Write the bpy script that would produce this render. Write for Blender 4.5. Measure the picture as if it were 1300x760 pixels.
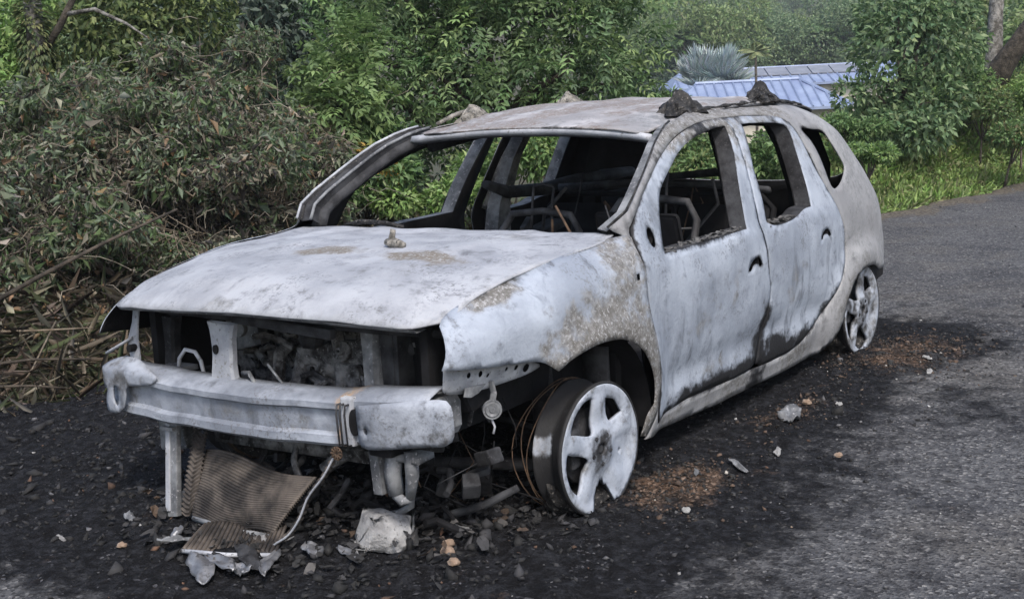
import bpy, bmesh, math, random
import numpy as np
from mathutils import Vector, Matrix, noise
from mathutils.geometry import delaunay_2d_cdt

for o in list(bpy.data.objects):
    bpy.data.objects.remove(o, do_unlink=True)
scene = bpy.context.scene
COL = scene.collection
random.seed(7)
RNG = np.random.default_rng(11)

# ------------------------------------------------------------------ camera
CAM = (3.60666457, 3.00455895, 1.50017482)
YAW, PITCH, ROLL, FPX = -2.539789664, -0.175744871, -0.050150705, 1611.276
_d = np.array([math.cos(PITCH)*math.cos(YAW), math.cos(PITCH)*math.sin(YAW), math.sin(PITCH)])
_r = np.cross(_d, [0, 0, 1.0]); _r /= np.linalg.norm(_r)
_u = np.cross(_r, _d)
_r2 = math.cos(ROLL)*_r + math.sin(ROLL)*_u
_u2 = -math.sin(ROLL)*_r + math.cos(ROLL)*_u
cd = bpy.data.cameras.new('camera')
cam = bpy.data.objects.new('camera', cd); COL.objects.link(cam)
m = Matrix.Identity(4)
for i in range(3):
    m[i][0] = _r2[i]; m[i][1] = _u2[i]; m[i][2] = -_d[i]; m[i][3] = CAM[i]
cam.matrix_world = m
cd.sensor_fit = 'HORIZONTAL'; cd.sensor_width = 36.0
cd.lens = 36.0*FPX/1300.0
cd.clip_end = 2000.0; cd.clip_start = 0.05
scene.camera = cam

# ------------------------------------------------------------------ sky, sun, exposure
SUN_EL, SUN_AZ = math.radians(52), math.radians(48)      # azimuth measured from +X towards +Y
world = bpy.data.worlds.new('World'); scene.world = world
world.use_nodes = True
wn = world.node_tree; wn.nodes.clear()
sky = wn.nodes.new('ShaderNodeTexSky'); sky.sky_type = 'NISHITA'; sky.sun_disc = False
sky.sun_elevation = SUN_EL; sky.sun_rotation = math.pi/2 - SUN_AZ
sky.air_density = 1.2; sky.dust_density = 3.5; sky.ozone_density = 1.2
bg = wn.nodes.new('ShaderNodeBackground'); bg.inputs['Strength'].default_value = 0.125
wo = wn.nodes.new('ShaderNodeOutputWorld')
wn.links.new(sky.outputs[0], bg.inputs['Color']); wn.links.new(bg.outputs[0], wo.inputs['Surface'])
sd = bpy.data.lights.new('sun', 'SUN'); sd.energy = 1.5; sd.angle = math.radians(12); sd.color = (1.0, 0.96, 0.90)
sun = bpy.data.objects.new('sun', sd); COL.objects.link(sun)
_sv = Vector((math.cos(SUN_EL)*math.cos(SUN_AZ), math.cos(SUN_EL)*math.sin(SUN_AZ), math.sin(SUN_EL)))
sun.rotation_euler = _sv.to_track_quat('Z', 'Y').to_euler(); sun.location = (0, 0, 30)
scene.view_settings.view_transform = 'Standard'; scene.view_settings.look = 'None'
scene.view_settings.exposure = 0.92; scene.view_settings.gamma = 1.0
scene.view_settings.use_curve_mapping = False
scene.render.engine = 'CYCLES'
scene.cycles.max_bounces = 6; scene.cycles.diffuse_bounces = 3; scene.cycles.glossy_bounces = 2
scene.cycles.transmission_bounces = 3

# ------------------------------------------------------------------ helpers
def at(px, py, depth):
    """a point of the place: so far right, so far down and so deep as seen on site"""
    v = _d + _r2*(px-650)/FPX - _u2*(py-380)/FPX
    return np.array(CAM) + v*depth

def hs(P):
    P = sorted(P); xs = np.array([p[0] for p in P], float); ys = np.array([p[1] for p in P], float)
    g = np.gradient(ys, xs)
    def f(t):
        t = np.clip(np.asarray(t, float), xs[0], xs[-1])
        i = np.clip(np.searchsorted(xs, t)-1, 0, len(xs)-2)
        h = xs[i+1]-xs[i]; s = (t-xs[i])/h
        return ((2*s**3-3*s**2+1)*ys[i] + (s**3-2*s**2+s)*h*g[i] + (-2*s**3+3*s**2)*ys[i+1] + (s**3-s**2)*h*g[i+1])
    return f

def sm(a, b, t):
    t = np.clip((np.asarray(t, float)-a)/(b-a), 0, 1); return t*t*(3-2*t)

def nz(P, scale, seed=0.0):
    return np.array([noise.noise((p[0]*scale+seed, p[1]*scale+seed*1.7, p[2]*scale-seed)) for p in P])

def link(o, parent=None):
    COL.objects.link(o)
    if parent is not None:
        o.parent = parent
        if parent.type == 'EMPTY' and parent.parent is None and not parent.get('_local'):
            o.location = [-v for v in parent.location]
    return o

def mesh_obj(name, verts, faces, mats, parent=None, smooth=True, attr=None, attr_name='wear', mi=None):
    me = bpy.data.meshes.new(name)
    verts = np.asarray(verts, float).reshape(-1, 3)
    if isinstance(faces, np.ndarray):
        nf, k = faces.shape
        me.vertices.add(len(verts)); me.vertices.foreach_set('co', verts.ravel().astype(np.float32))
        me.loops.add(nf*k); me.loops.foreach_set('vertex_index', faces.ravel().astype(np.int32))
        me.polygons.add(nf); me.polygons.foreach_set('loop_start', np.arange(0, nf*k, k, dtype=np.int32))
        me.update(calc_edges=True)
    else:
        me.from_pydata(verts.tolist(), [], [list(f) for f in faces])
    if not isinstance(mats, (list, tuple)): mats = [mats]
    for mt in mats: me.materials.append(mt)
    if mi is not None: me.polygons.foreach_set('material_index', np.asarray(mi, np.int32))
    if smooth: me.polygons.foreach_set('use_smooth', np.ones(len(me.polygons), bool))
    if attr is not None:
        a = me.color_attributes.new(attr_name, 'FLOAT_COLOR', 'POINT')
        aa = np.ones((len(verts), 4), np.float32); aa[:, :attr.shape[1]] = attr
        a.data.foreach_set('color', aa.ravel())
    me.update()
    return link(bpy.data.objects.new(name, me), parent)

def tag(o, label=None, cat=None, group=None, kind=None):
    if label: o['label'] = label
    if cat: o['category'] = cat
    if group: o['group'] = group
    if kind: o['kind'] = kind
    return o

def empty(name, loc, label, cat, group=None):
    o = bpy.data.objects.new(name, None); COL.objects.link(o); o.location = [float(v) for v in loc]
    o.empty_display_size = 0.2
    return tag(o, label, cat, group)

class MB:
    """collects shapes into one mesh"""
    def __init__(s): s.v = []; s.f = []; s.n = 0
    def add(s, v, f):
        v = np.asarray(v, float); s.v.append(v); s.f += [[i+s.n for i in q] for q in f]; s.n += len(v); return s
    def tube(s, path, rad, n=8, cap=True, squash=None):
        path = np.asarray(path, float); k = len(path)
        rad = np.full(k, rad) if np.isscalar(rad) else np.asarray(rad, float)
        t = np.gradient(path, axis=0); t /= np.linalg.norm(t, axis=1)[:, None]+1e-12
        ref = np.array([0, 0, 1.0]) if abs(t[0][2]) < .9 else np.array([1.0, 0, 0])
        V = []
        a = np.cross(t[0], ref); a /= np.linalg.norm(a)
        for i in range(k):
            a = a - t[i]*np.dot(a, t[i]); a /= np.linalg.norm(a)+1e-12
            b = np.cross(t[i], a)
            for j in range(n):
                th = 2*math.pi*j/n
                V.append(path[i] + rad[i]*(math.cos(th)*a + math.sin(th)*b*(squash or 1)))
        F = []
        for i in range(k-1):
            for j in range(n):
                j2 = (j+1) % n
                F.append([i*n+j, i*n+j2, (i+1)*n+j2, (i+1)*n+j])
        if cap: F.append(list(range(n))[::-1]); F.append([(k-1)*n+j for j in range(n)])
        return s.add(V, F)
    def box(s, c, size, R=None, bev=0.0, taper=None):
        bm = bmesh.new(); bmesh.ops.create_cube(bm, size=1.0)
        for v in bm.verts:
            v.co = Vector((v.co.x*size[0], v.co.y*size[1], v.co.z*size[2]))
            if taper and v.co.z < 0: v.co.x *= taper[0]; v.co.y *= taper[1]
        if bev: bmesh.ops.bevel(bm, geom=bm.edges[:], offset=bev, segments=2, affect='EDGES', profile=.6)
        if R is not None: bmesh.ops.transform(bm, matrix=R.to_4x4(), verts=bm.verts)
        bm.verts.index_update()
        V = [(v.co + Vector(c))[:] for v in bm.verts]; F = [[v.index for v in f.verts] for f in bm.faces]
        bm.free(); return s.add(V, F)
    def lathe(s, prof, M=None, n=32, a0=0.0, a1=2*math.pi):
        """prof: (radius, axial) pairs round local Y"""
        full = abs(a1-a0-2*math.pi) < 1e-6
        k = n if full else n+1
        V = []
        for i in range(k):
            th = a0+(a1-a0)*i/n
            for r, ax in prof: V.append((r*math.cos(th), ax, r*math.sin(th)))
        p = len(prof); F = []
        for i in range(n):
            i2 = (i+1) % k
            for j in range(p-1): F.append([i*p+j, i*p+j+1, i2*p+j+1, i2*p+j])
        V = np.array(V)
        if M is not None: V = V @ np.array(M)[:3, :3].T + np.array(M)[:3, 3]
        return s.add(V, F)
    def prism(s, poly, axis, a, b):
        """flat outline pushed from a to b along an axis"""
        n = len(poly); V = []
        for w in (a, b):
            for p in poly:
                q = [p[0], p[1]]; q.insert(axis, w); V.append(q)
        F = [list(range(n)), [n+i for i in range(n)][::-1]] + [[i, n+i, n+(i+1) % n, (i+1) % n] for i in range(n)]
        return s.add(V, F)
    def arr(s): return np.concatenate(s.v)
    def jit(s, amp, scale=9.0, seed=0.0):
        V = s.arr()
        d = np.stack([nz(V, scale, seed), nz(V, scale, seed+5.2), nz(V, scale, seed+9.1)], 1)
        s.v = [V + d*amp]; return s
    def build(s, name, mat, parent=None, smooth=False, wear=None):
        V = s.arr(); at_ = wear(V) if wear else np.zeros((len(V), 3))
        o = mesh_obj(name, V, s.f, mat, parent, smooth, attr=at_)
        return o

def auto_smooth(o, ang=35):
    me = o.data; bm = bmesh.new(); bm.from_mesh(me)
    for e in bm.edges:
        if len(e.link_faces) == 2 and e.calc_face_angle(0) > math.radians(ang): e.smooth = False
    for f in bm.faces: f.smooth = True
    bm.to_mesh(me); bm.free(); return o

def curve2(pts, step, closed=True):
    """Catmull-Rom through points; a third element marks a sharp corner"""
    n = len(pts); P = [np.array(p[:2], float) for p in pts]; cor = [len(p) > 2 for p in pts]
    out = []
    for i in range(n if closed else n-1):
        p1, p2 = P[i], P[(i+1) % n]
        p0 = p1-(p2-p1) if (cor[i] or (not closed and i == 0)) else P[i-1]
        p3 = p2+(p2-p1) if (cor[(i+1) % n] or (not closed and i == n-2)) else P[(i+2) % n]
        L = np.linalg.norm(p2-p1); k = max(1, int(round(L/step)))
        for j in range(k):
            t = j/k
            out.append(.5*((2*p1)+(-p0+p2)*t+(2*p0-5*p1+4*p2-p3)*t*t+(-p0+3*p1-3*p2+p3)*t**3))
    if not closed: out.append(P[-1])
    return np.array(out)

def inpoly(Q, poly):
    x, y = Q[:, 0], Q[:, 1]; r = np.zeros(len(Q), bool)
    a = poly; b = np.roll(poly, -1, 0)
    for (x1, y1), (x2, y2) in zip(a, b):
        if y1 == y2: continue
        c_ = ((y1 > y) != (y2 > y)) & (x < (x2-x1)*(y-y1)/(y2-y1)+x1)
        r ^= c_
    return r

def ellipse(cx, cy, rx, ry, n=16, rot=0):
    return [(cx+rx*math.cos(2*math.pi*i/n)*math.cos(rot)-ry*math.sin(2*math.pi*i/n)*math.sin(rot),
             cy+rx*math.cos(2*math.pi*i/n)*math.sin(rot)+ry*math.sin(2*math.pi*i/n)*math.cos(rot)) for i in range(n)]

def panel(name, outer, holes, mapf, mats, parent, step=.025, thick=.004, wear=None, outward=None, dent=.0, seed=1.0, mirror=False, edge_soot=0.0):
    """sheet cut to an outline with openings, laid on a curved surface and given thickness"""
    rings = [outer]+list(holes)
    pts = []; edges = []
    for rg in rings:
        k = len(pts); n = len(rg)
        pts += [tuple(p) for p in rg]; edges += [(k+i, k+(i+1) % n) for i in range(n)]
    B = np.array(pts)
    lo, hi = outer.min(0), outer.max(0)
    gx = np.arange(lo[0], hi[0], step); gy = np.arange(lo[1], hi[1], step*.866)
    G = np.array([(x+(step/2 if j % 2 else 0), y) for j, y in enumerate(gy) for x in gx])
    ok = inpoly(G, outer)
    for h in holes: ok &= ~inpoly(G, h)
    G = G[ok]
    if len(G):
        keep = np.ones(len(G), bool)
        for i in range(0, len(G), 500):
            dd = np.linalg.norm(G[i:i+500, None, :]-B[None], axis=2).min(1); keep[i:i+500] = dd > step*.55
        G = G[keep]
    allp = [Vector(p) for p in pts]+[Vector(p) for p in G.tolist()]
    v, e, f, *_ = delaunay_2d_cdt(allp, edges, [], 0, 1e-7)
    V2 = np.array([p[:] for p in v]); F = np.array([t for t in f])
    cen = V2[F].mean(1)
    ok = inpoly(cen, outer)
    for h in holes: ok &= ~inpoly(cen, h)
    F = F[ok]
    V = mapf(V2)
    used = np.unique(F); rm = -np.ones(len(V), int); rm[used] = np.arange(len(used)); V = V[used]; F = rm[F]
    nn = np.cross(V[F[:, 1]]-V[F[:, 0]], V[F[:, 2]]-V[F[:, 0]])
    fl = (nn @ np.array(outward)) < 0 if not callable(outward) else np.einsum('ij,ij->i', nn, outward(V[F].mean(1))) < 0
    F[fl] = F[fl][:, ::-1]
    if dent:
        vn = np.zeros_like(V)
        nn = np.cross(V[F[:, 1]]-V[F[:, 0]], V[F[:, 2]]-V[F[:, 0]])
        for k in range(3): np.add.at(vn, F[:, k], nn)
        vn /= np.linalg.norm(vn, axis=1)[:, None]+1e-12
        V = V + vn*((nz(V, 4.2, seed)*.7+nz(V, 10.5, seed+3)*.3)*dent)[:, None]
    W = np.array(wear(V) if wear else np.zeros((len(V), 3)), float)
    if edge_soot:
        U2 = V2[used]; dmin = np.empty(len(U2))
        for i in range(0, len(U2), 500): dmin[i:i+500] = np.linalg.norm(U2[i:i+500, None, :]-B[None], axis=2).min(1)
        es = edge_soot*np.exp(-dmin/.010)*(.55+.9*nz(V, 3.1, seed+2))
        if name == 'side_frame': es = es*(V[:, 2] < 1.22)
        W[:, 1] = np.maximum(W[:, 1], es)
    if mirror: V = V*[1, -1, 1]; F = F[:, ::-1].copy()
    o = mesh_obj(name, V, F, mats, parent, True, attr=W)
    if thick:
        md = o.modifiers.new('thickness', 'SOLIDIFY'); md.thickness = thick; md.offset = -1
        if isinstance(mats, (list, tuple)) and len(mats) > 1: md.material_offset = 1
    return o

# ------------------------------------------------------------------ materials
def new_mat(name):
    mt = bpy.data.materials.new(name); mt.use_nodes = True
    nt = mt.node_tree; nt.nodes.clear()
    out = nt.nodes.new('ShaderNodeOutputMaterial'); b = nt.nodes.new('ShaderNodeBsdfPrincipled')
    nt.links.new(b.outputs[0], out.inputs[0])
    return mt, nt, b, out

def N(nt, typ, **kw):
    n = nt.nodes.new(typ)
    for k, v in kw.items():
        if k.startswith('i_'):
            key = k[2:].replace('_', ' ')
            n.inputs[int(key) if key.isdigit() else key].default_value = v
        else: setattr(n, k, v)
    return n

def noise_n(nt, scale, detail=4, rough=.55, vec=None, dist=0.0):
    n = N(nt, 'ShaderNodeTexNoise'); n.inputs['Scale'].default_value = scale; n.inputs['Detail'].default_value = detail
    n.inputs['Roughness'].default_value = rough; n.inputs['Distortion'].default_value = dist
    if vec is not None: nt.links.new(vec, n.inputs['Vector'])
    return n.outputs['Fac']

def mrange(nt, val, a, b, c=0.0, d=1.0):
    n = N(nt, 'ShaderNodeMapRange', interpolation_type='SMOOTHSTEP')
    nt.links.new(val, n.inputs[0]); n.inputs[1].default_value = a; n.inputs[2].default_value = b
    n.inputs[3].default_value = c; n.inputs[4].default_value = d
    return n.outputs[0]

def mix(nt, fac, a, b):
    n = N(nt, 'ShaderNodeMix', data_type='RGBA')
    if isinstance(fac, (int, float)): n.inputs[0].default_value = fac
    else: nt.links.new(fac, n.inputs[0])
    for sck, val in ((6, a), (7, b)):
        if isinstance(val, (tuple, list)): n.inputs[sck].default_value = (*val, 1) if len(val) == 3 else val
        else: nt.links.new(val, n.inputs[sck])
    return n.outputs[2]

def math_n(nt, op, a, b=None):
    n = N(nt, 'ShaderNodeMath', operation=op)
    for i, v in enumerate((a, b)):
        if v is None: continue
        if isinstance(v, (int, float)): n.inputs[i].default_value = v
        else: nt.links.new(v, n.inputs[i])
    return n.outputs[0]

def coords(nt): return N(nt, 'ShaderNodeTexCoord').outputs['Object']

def add_bump(nt, b, h, strength=.3, dist=.01):
    n = N(nt, 'ShaderNodeBump'); n.inputs['Strength'].default_value = strength; n.inputs['Distance'].default_value = dist
    nt.links.new(h, n.inputs['Height']); nt.links.new(n.outputs[0], b.inputs['Normal'])

def burnt_paint(name, light=(.365, .405, .475), mid=(.235, .265, .32), brown=(.118, .112, .104), soot=(.012, .012, .014), speck=.5):
    """paint burnt to chalky ash; R of wear = heat-browned steel, G = soot, B = dull grey scale"""
    mt, nt, b, out = new_mat(name); co = coords(nt)
    at_ = N(nt, 'ShaderNodeAttribute', attribute_name='wear'); sp = N(nt, 'ShaderNodeSeparateColor')
    nt.links.new(at_.outputs['Color'], sp.inputs[0])
    n1 = noise_n(nt, 3.2, 6, .62, co); n2 = noise_n(nt, 15, 7, .66, co); n3 = noise_n(nt, 85, 4, .65, co)
    n5 = noise_n(nt, 40, 6, .7, co, .4)
    c1 = mix(nt, mrange(nt, n1, .34, .66), mid, light)
    c1 = mix(nt, mrange(nt, n2, .52, .74, 0, .75), c1, tuple(v*.58 for v in mid))
    # cloudy blue-grey smoke stains and vertical runs
    mp = N(nt, 'ShaderNodeMapping'); mp.inputs['Scale'].default_value = (9, 9, 2.6); nt.links.new(co, mp.inputs['Vector'])
    n6 = noise_n(nt, 1.0, 6, .65, mp.outputs[0], .6); n7 = noise_n(nt, 1.7, 5, .6, co, .8)
    c1 = mix(nt, math_n(nt, 'MULTIPLY', mrange(nt, n6, .50, .70), mrange(nt, n7, .42, .60)), c1, tuple(v*.50 for v in mid))
    c1 = mix(nt, mrange(nt, noise_n(nt, 2.3, 5, .6, co, .5), .55, .68, 0, .7), c1, tuple(min(1, v*1.15) for v in light))
    # fine flaked specks gathered in patches
    pat = mrange(nt, noise_n(nt, 5.5, 5, .6, co), .46, .64)
    sp_f = math_n(nt, 'MULTIPLY', mrange(nt, n3, .52, .60), pat)
    c1 = mix(nt, math_n(nt, 'MULTIPLY', sp_f, speck), c1, (.10, .10, .105))
    def edge(ch, w=.45, nn=None):
        s = math_n(nt, 'ADD', sp.outputs[ch], math_n(nt, 'MULTIPLY', math_n(nt, 'SUBTRACT', nn or n2, .5), 1.7))
        return mrange(nt, s, .5-w/2, .5+w/2)
    gr = mix(nt, mrange(nt, n5, .35, .65), (.15, .155, .165), (.28, .285, .295))
    c2 = mix(nt, edge(2, .5), c1, gr)
    br = mix(nt, mrange(nt, n5, .40, .66), brown, (.215, .212, .208))
    br = mix(nt, mrange(nt, n3, .54, .62, 0, .8), br, (.36, .36, .37))
    c3 = mix(nt, edge(0, .55), c2, br)
    c4 = mix(nt, edge(1, .6), c3, soot)
    nt.links.new(c4, b.inputs['Base Color'])
    b.inputs['Roughness'].default_value = .72; b.inputs['Specular IOR Level'].default_value = .35
    hh = math_n(nt, 'ADD', math_n(nt, 'MULTIPLY', n2, .6), math_n(nt, 'MULTIPLY', n3, .4))
    add_bump(nt, b, hh, .6, .008)
    return mt

def simple(name, c1, c2, scale=14, rough=.85, bump=.4, metal=0.0, spec=.3, fine=70, c3=None, bd=.008):
    mt, nt, b, out = new_mat(name); co = coords(nt)
    n1 = noise_n(nt, scale, 6, .62, co); n2 = noise_n(nt, fine, 4, .6, co)
    c = mix(nt, mrange(nt, n1, .35, .68), c1, c2)
    if c3: c = mix(nt, mrange(nt, n2, .58, .68), c, c3)
    nt.links.new(c, b.inputs['Base Color']); b.inputs['Roughness'].default_value = rough
    b.inputs['Metallic'].default_value = metal; b.inputs['Specular IOR Level'].default_value = spec
    add_bump(nt, b, math_n(nt, 'ADD', n1, math_n(nt, 'MULTIPLY', n2, .5)), bump, bd)
    return mt

M = {}
M['paint'] = burnt_paint('burnt_paint')
M['hood'] = burnt_paint('burnt_hood', (.375, .39, .425), (.265, .278, .31), (.155, .13, .10), speck=.6)
M['roof'] = burnt_paint('burnt_roof', (.44, .43, .445), (.25, .245, .255), (.19, .15, .135), speck=.6)
M['quarter'] = burnt_paint('burnt_quarter', (.30, .303, .315), (.21, .213, .226), speck=.35)
M['alloy'] = burnt_paint('burnt_alloy', (.39, .425, .495), (.31, .345, .41), (.2, .16, .14), (.02, .02, .022), speck=.2)
M['beam'] = burnt_paint('burnt_beam', (.36, .39, .45), (.16, .178, .215), (.42, .28, .17), speck=.75)
M['soot'] = simple('soot_black', (.004, .004, .005), (.011, .011, .013), 11, .92, .5)
M['sootgrey'] = simple('sooty_steel', (.012, .012, .014), (.055, .057, .063), 9, .85, .4, c3=(.05, .05, .055))
M['greysteel'] = simple('ashen_steel', (.08, .084, .092), (.24, .25, .265), 10, .8, .4, c3=(.30, .30, .32))
M['palesteel'] = simple('pale_steel', (.27, .285, .32), (.45, .465, .50), 9, .75, .35, c3=(.18, .18, .18))
M['rust'] = simple('rusty_steel', (.05, .033, .024), (.13, .085, .055), 20, .9, .5)
M['engine'] = simple('burnt_engine', (.018, .017, .018), (.20, .20, .205), 18, .82, .7, c3=(.22, .22, .225), bd=.02)
M['fin'] = simple('radiator_fin', (.030, .027, .026), (.135, .115, .10), 9, .6, .3, metal=.3)
M['melt'] = simple('melted_alloy', (.14, .145, .16), (.36, .365, .385), 9, .42, .45, metal=.5, fine=40, c3=(.12, .12, .125))
M['char'] = simple('charred_plastic', (.008, .008, .009), (.045, .043, .042), 22, .7, .8, c3=(.16, .15, .14), bd=.02)
M['stone'] = simple('pebble', (.20, .14, .10), (.33, .26, .21), 15, .9, .3)
M['flake'] = simple('pale_flake', (.22, .22, .22), (.38, .375, .365), 20, .8, .3)
M['seatsteel'] = simple('seat_steel', (.025, .025, .028), (.085, .086, .092), 12, .7, .4)
M['casting'] = simple('cast_alloy', (.17, .17, .175), (.33, .33, .335), 14, .7, .7, c3=(.10, .10, .10), bd=.02)

# ------------------------------------------------------------------ the car: shape of its sides
PZ = hs([(.05, .78), (.15, .80), (.22, .82), (.32, .835), (.45, .855), (.60, .872), (.72, .876), (.80, .866), (.87, .845), (.93, .825),
         (1.0, .80), (1.10, .762), (1.20, .715), (1.25, .68), (1.28, .645), (1.305, .60), (1.32, .545), (1.33, .48)])
PX = hs([(1.0, -.40), (.80, -.13), (.72, -.085), (.60, -.055), (.45, -.035), (.3, -.012), (.15, 0), (0, 0), (-2.4, 0), (-2.8, -.008), (-3.6, -.03)])
ZE = hs([(-.60, .945), (-.345, .915), (-.2, .905), (-.04, .898), (.15, .884), (.32, .862), (.43, .845), (.525, .826), (.60, .806), (.70, .78)])
YE = hs([(-.6, .768), (.2, .766), (.323, .756), (.43, .745), (.525, .736), (.60, .730), (.70, .722)])
XEND = hs([(.25, -3.36), (.43, -3.40), (.53, -3.36), (.64, -3.29), (.80, -3.235), (.91, -3.17), (1.02, -3.08), (1.152, -2.96), (1.22, -2.82), (1.28, -2.70), (1.33, -2.62)])

def sideY(x, z):
    x = np.asarray(x, float); z = np.asarray(z, float)
    zz = z-.02*(x+1.0)
    y = PZ(zz)
    # front wing: rolls over to the bonnet edge
    dz = np.clip(ZE(x)-z, -.02, .5)
    roll = .112*np.clip(1-dz/.15, 0, 1.1)**2.2
    wing = sm(-.42, -.25, x)
    yf = PZ(np.minimum(zz, .74))-roll
    y = y*(1-wing)+yf*wing
    y = y+PX(x)
    # swollen wheel arches
    for cx, cz, amp in ((-.045, .235, .042), (-2.66, .13, .046)):
        r = np.hypot(x-cx, z-cz)
        y = y+amp*(1-sm(.36, .55, r))*(1-sm(.55, .68, z-cz+.16))
    # door pressing: soft hollow above the sill
    mid = sm(-.5, -.62, x)*(1-sm(-2.2, -2.35, -x*-1))
    y = y-.012*np.exp(-((z-.33)/.06)**2)*mid
    y = y-.005*sm(.797, .804, z)*sm(-.37, -.40, x)*(1-sm(-2.22, -2.30, x))
    # rear corner
    xe = XEND(z); s = np.clip(((xe+.40)-x)/.40, 0, .999)
    y = y-.25*(1-np.sqrt(1-s*s))
    return y

def side_map(P):
    return np.stack([P[:, 0], sideY(P[:, 0], P[:, 1]), P[:, 1]], 1)

def hoodZ(x, y):
    ye = np.where(y > 0, YE(x), .768); t = np.clip(np.abs(y)/ye, 0, 1.05)
    zc = HC(x)
    z = ZE(x)+(zc-ZE(x))*(1-t**2.6)
    xf = np.where(y > 0, HXF(np.abs(y)), HXR(np.abs(y))); u = np.clip((xf-x)/.17, 0, 1)
    z = z-.050*(1-u)**2*(1-.45*t**4)
    z = z-.006*np.exp(-((xf-x-.10)/.014)**2)*sm(.62, .40, np.abs(y+.12))
    # two raised creases running forward
    z = z+.006*np.exp(-((np.abs(y)-.36-.10*(x < 9)*(x*-.15))/.05)**2)*sm(.75, .5, x)
    return z+.008*np.minimum(y, 0)/.75
HC = hs([(-.45, .905), (-.2, .912), (0, .918), (.3, .909), (.55, .888), (.70, .865), (.82, .836)])
HXR = hs([(0, .81), (.28, .810), (.45, .797), (.58, .775), (.66, .742), (.713, .695), (.742, .63), (.758, .52), (.78, .40)])
HXF = hs([(0, .81), (.28, .80), (.5, .772), (.62, .735), (.70, .68), (.735, .63), (.76, .58)])
def hood_map(P): return np.stack([P[:, 0], P[:, 1], hoodZ(P[:, 0], P[:, 1])], 1)

RC = hs([(-.88, 1.256), (-1.0, 1.278), (-1.2, 1.310), (-1.5, 1.336), (-1.9, 1.346), (-2.3, 1.338), (-2.6, 1.312), (-2.85, 1.27), (-3.0, 1.22)])
def roofZ(x, y):
    return RC(x)-.020*(np.abs(y)/.58)**2.4-.004*y/.58-.016*sm(.47, .58, np.abs(y))*sm(-1.0, -1.2, x)-.004*np.cos(y*22)*sm(-1.0, -1.3, x)*sm(-2.8, -2.5, x)
def roof_map(P): return np.stack([P[:, 0], P[:, 1], roofZ(P[:, 0], P[:, 1])], 1)

car = empty('burnt_car', (-1.3, 0, 0), 'burnt-out ash-white estate car without tyres standing on the scorched road', 'car')

# ---- outlines in side view (x, z)
fender_out = curve2([(.742, .655, 1), (.62, .636), (.461, .617), (.335, .600), (.269, .558, 1), (.191, .589), (.068, .606), (-.072, .595), (-.181, .561),
    (-.272, .502), (-.344, .422), (-.379, .345), (-.384, .290, 1), (-.335, .252), (-.317, .180, 1), (-.372, .168, 1), (-.418, .25), (-.430, .366), (-.415, .441),
    (-.373, .587), (-.346, .712), (-.339, .846), (-.351, .905), (-.335, .913, 1),
    (-.2, .9035), (-.04, .8965), (.15, .8825), (.32, .8605), (.43, .8435), (.525, .8245), (.60, .8045), (.645, .787, 1), (.668, .772), (.70, .722), (.742, .655, 1)][:-1], .02)
fwin = curve2([(-.521, .822, 1), (-.540, .87), (-.558, .907), (-.592, .976), (-.631, 1.028), (-.699, 1.071), (-.808, 1.121), (-.909, 1.165), (-1.041, 1.199),
    (-1.171, 1.218), (-1.324, 1.233), (-1.447, 1.236, 1), (-1.431, 1.201), (-1.378, 1.095), (-1.317, .965), (-1.272, .845), (-1.266, .819, 1)], .02)
fdoor_out = curve2([(-.343, .80), (-.339, .846), (-.353, .915), (-.395, .968), (-.48, 1.025), (-.60, 1.088), (-.72, 1.146), (-.86, 1.198), (-1.0, 1.231), (-1.15, 1.252),
    (-1.32, 1.264), (-1.515, 1.266, 1), (-1.465, 1.07), (-1.415, .90), (-1.398, .80), (-1.443, .635), (-1.476, .519), (-1.466, .43), (-1.436, .30), (-1.395, .215, 1),
    (-1.31, .194), (-.92, .207), (-.68, .211), (-.475, .189, 1), (-.424, .25), (-.434, .366), (-.419, .441), (-.377, .587), (-.350, .712)], .022)
handle1 = curve2([(-1.225, .648), (-1.25, .676), (-1.30, .692), (-1.345, .684), (-1.372, .655, 1), (-1.345, .648), (-1.325, .662), (-1.30, .667), (-1.275, .662), (-1.255, .645)], .012)
handle2 = curve2([(-2.055, .668), (-2.08, .694), (-2.13, .708), (-2.17, .700), (-2.195, .672, 1), (-2.17, .668), (-2.15, .680), (-2.125, .684), (-2.10, .680), (-2.08, .665)], .012)
mirror_h = curve2(ellipse(-.458, .890, .027, .037, 14), .012)
rwin = curve2([(-1.474, .820, 1), (-1.504, .915), (-1.537, 1.065), (-1.622, 1.236, 1), (-1.85, 1.228), (-2.017, 1.212), (-2.075, 1.188), (-2.068, 1.10), (-2.053, .988),
    (-2.036, .898), (-2.012, .828, 1), (-1.916, .826), (-1.82, .806), (-1.70, .797), (-1.56, .797)], .02)
rdoor_out = curve2([(-1.4015, .80), (-1.4175, .90), (-1.4675, 1.07), (-1.5175, 1.266, 1), (-1.8, 1.260), (-2.02, 1.243), (-2.115, 1.218), (-2.165, 1.17), (-2.20, 1.08), (-2.24, .95), (-2.288, .845),
    (-2.335, .76), (-2.381, .659), (-2.40, .559), (-2.337, .452), (-2.23, .333), (-2.13, .272), (-1.98, .212), (-1.77, .184), (-1.50, .187), (-1.405, .212, 1),
    (-1.441, .30), (-1.471, .43), (-1.481, .519), (-1.448, .635)], .022)
qwin = curve2([(-2.249, 1.173), (-2.38, 1.163), (-2.495, 1.146), (-2.544, 1.084), (-2.595, 1.006), (-2.607, .961), (-2.530, .913), (-2.429, .880), (-2.355, .876), (-2.325, .914), (-2.311, 1.029), (-2.283, 1.111)], .018)
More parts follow.
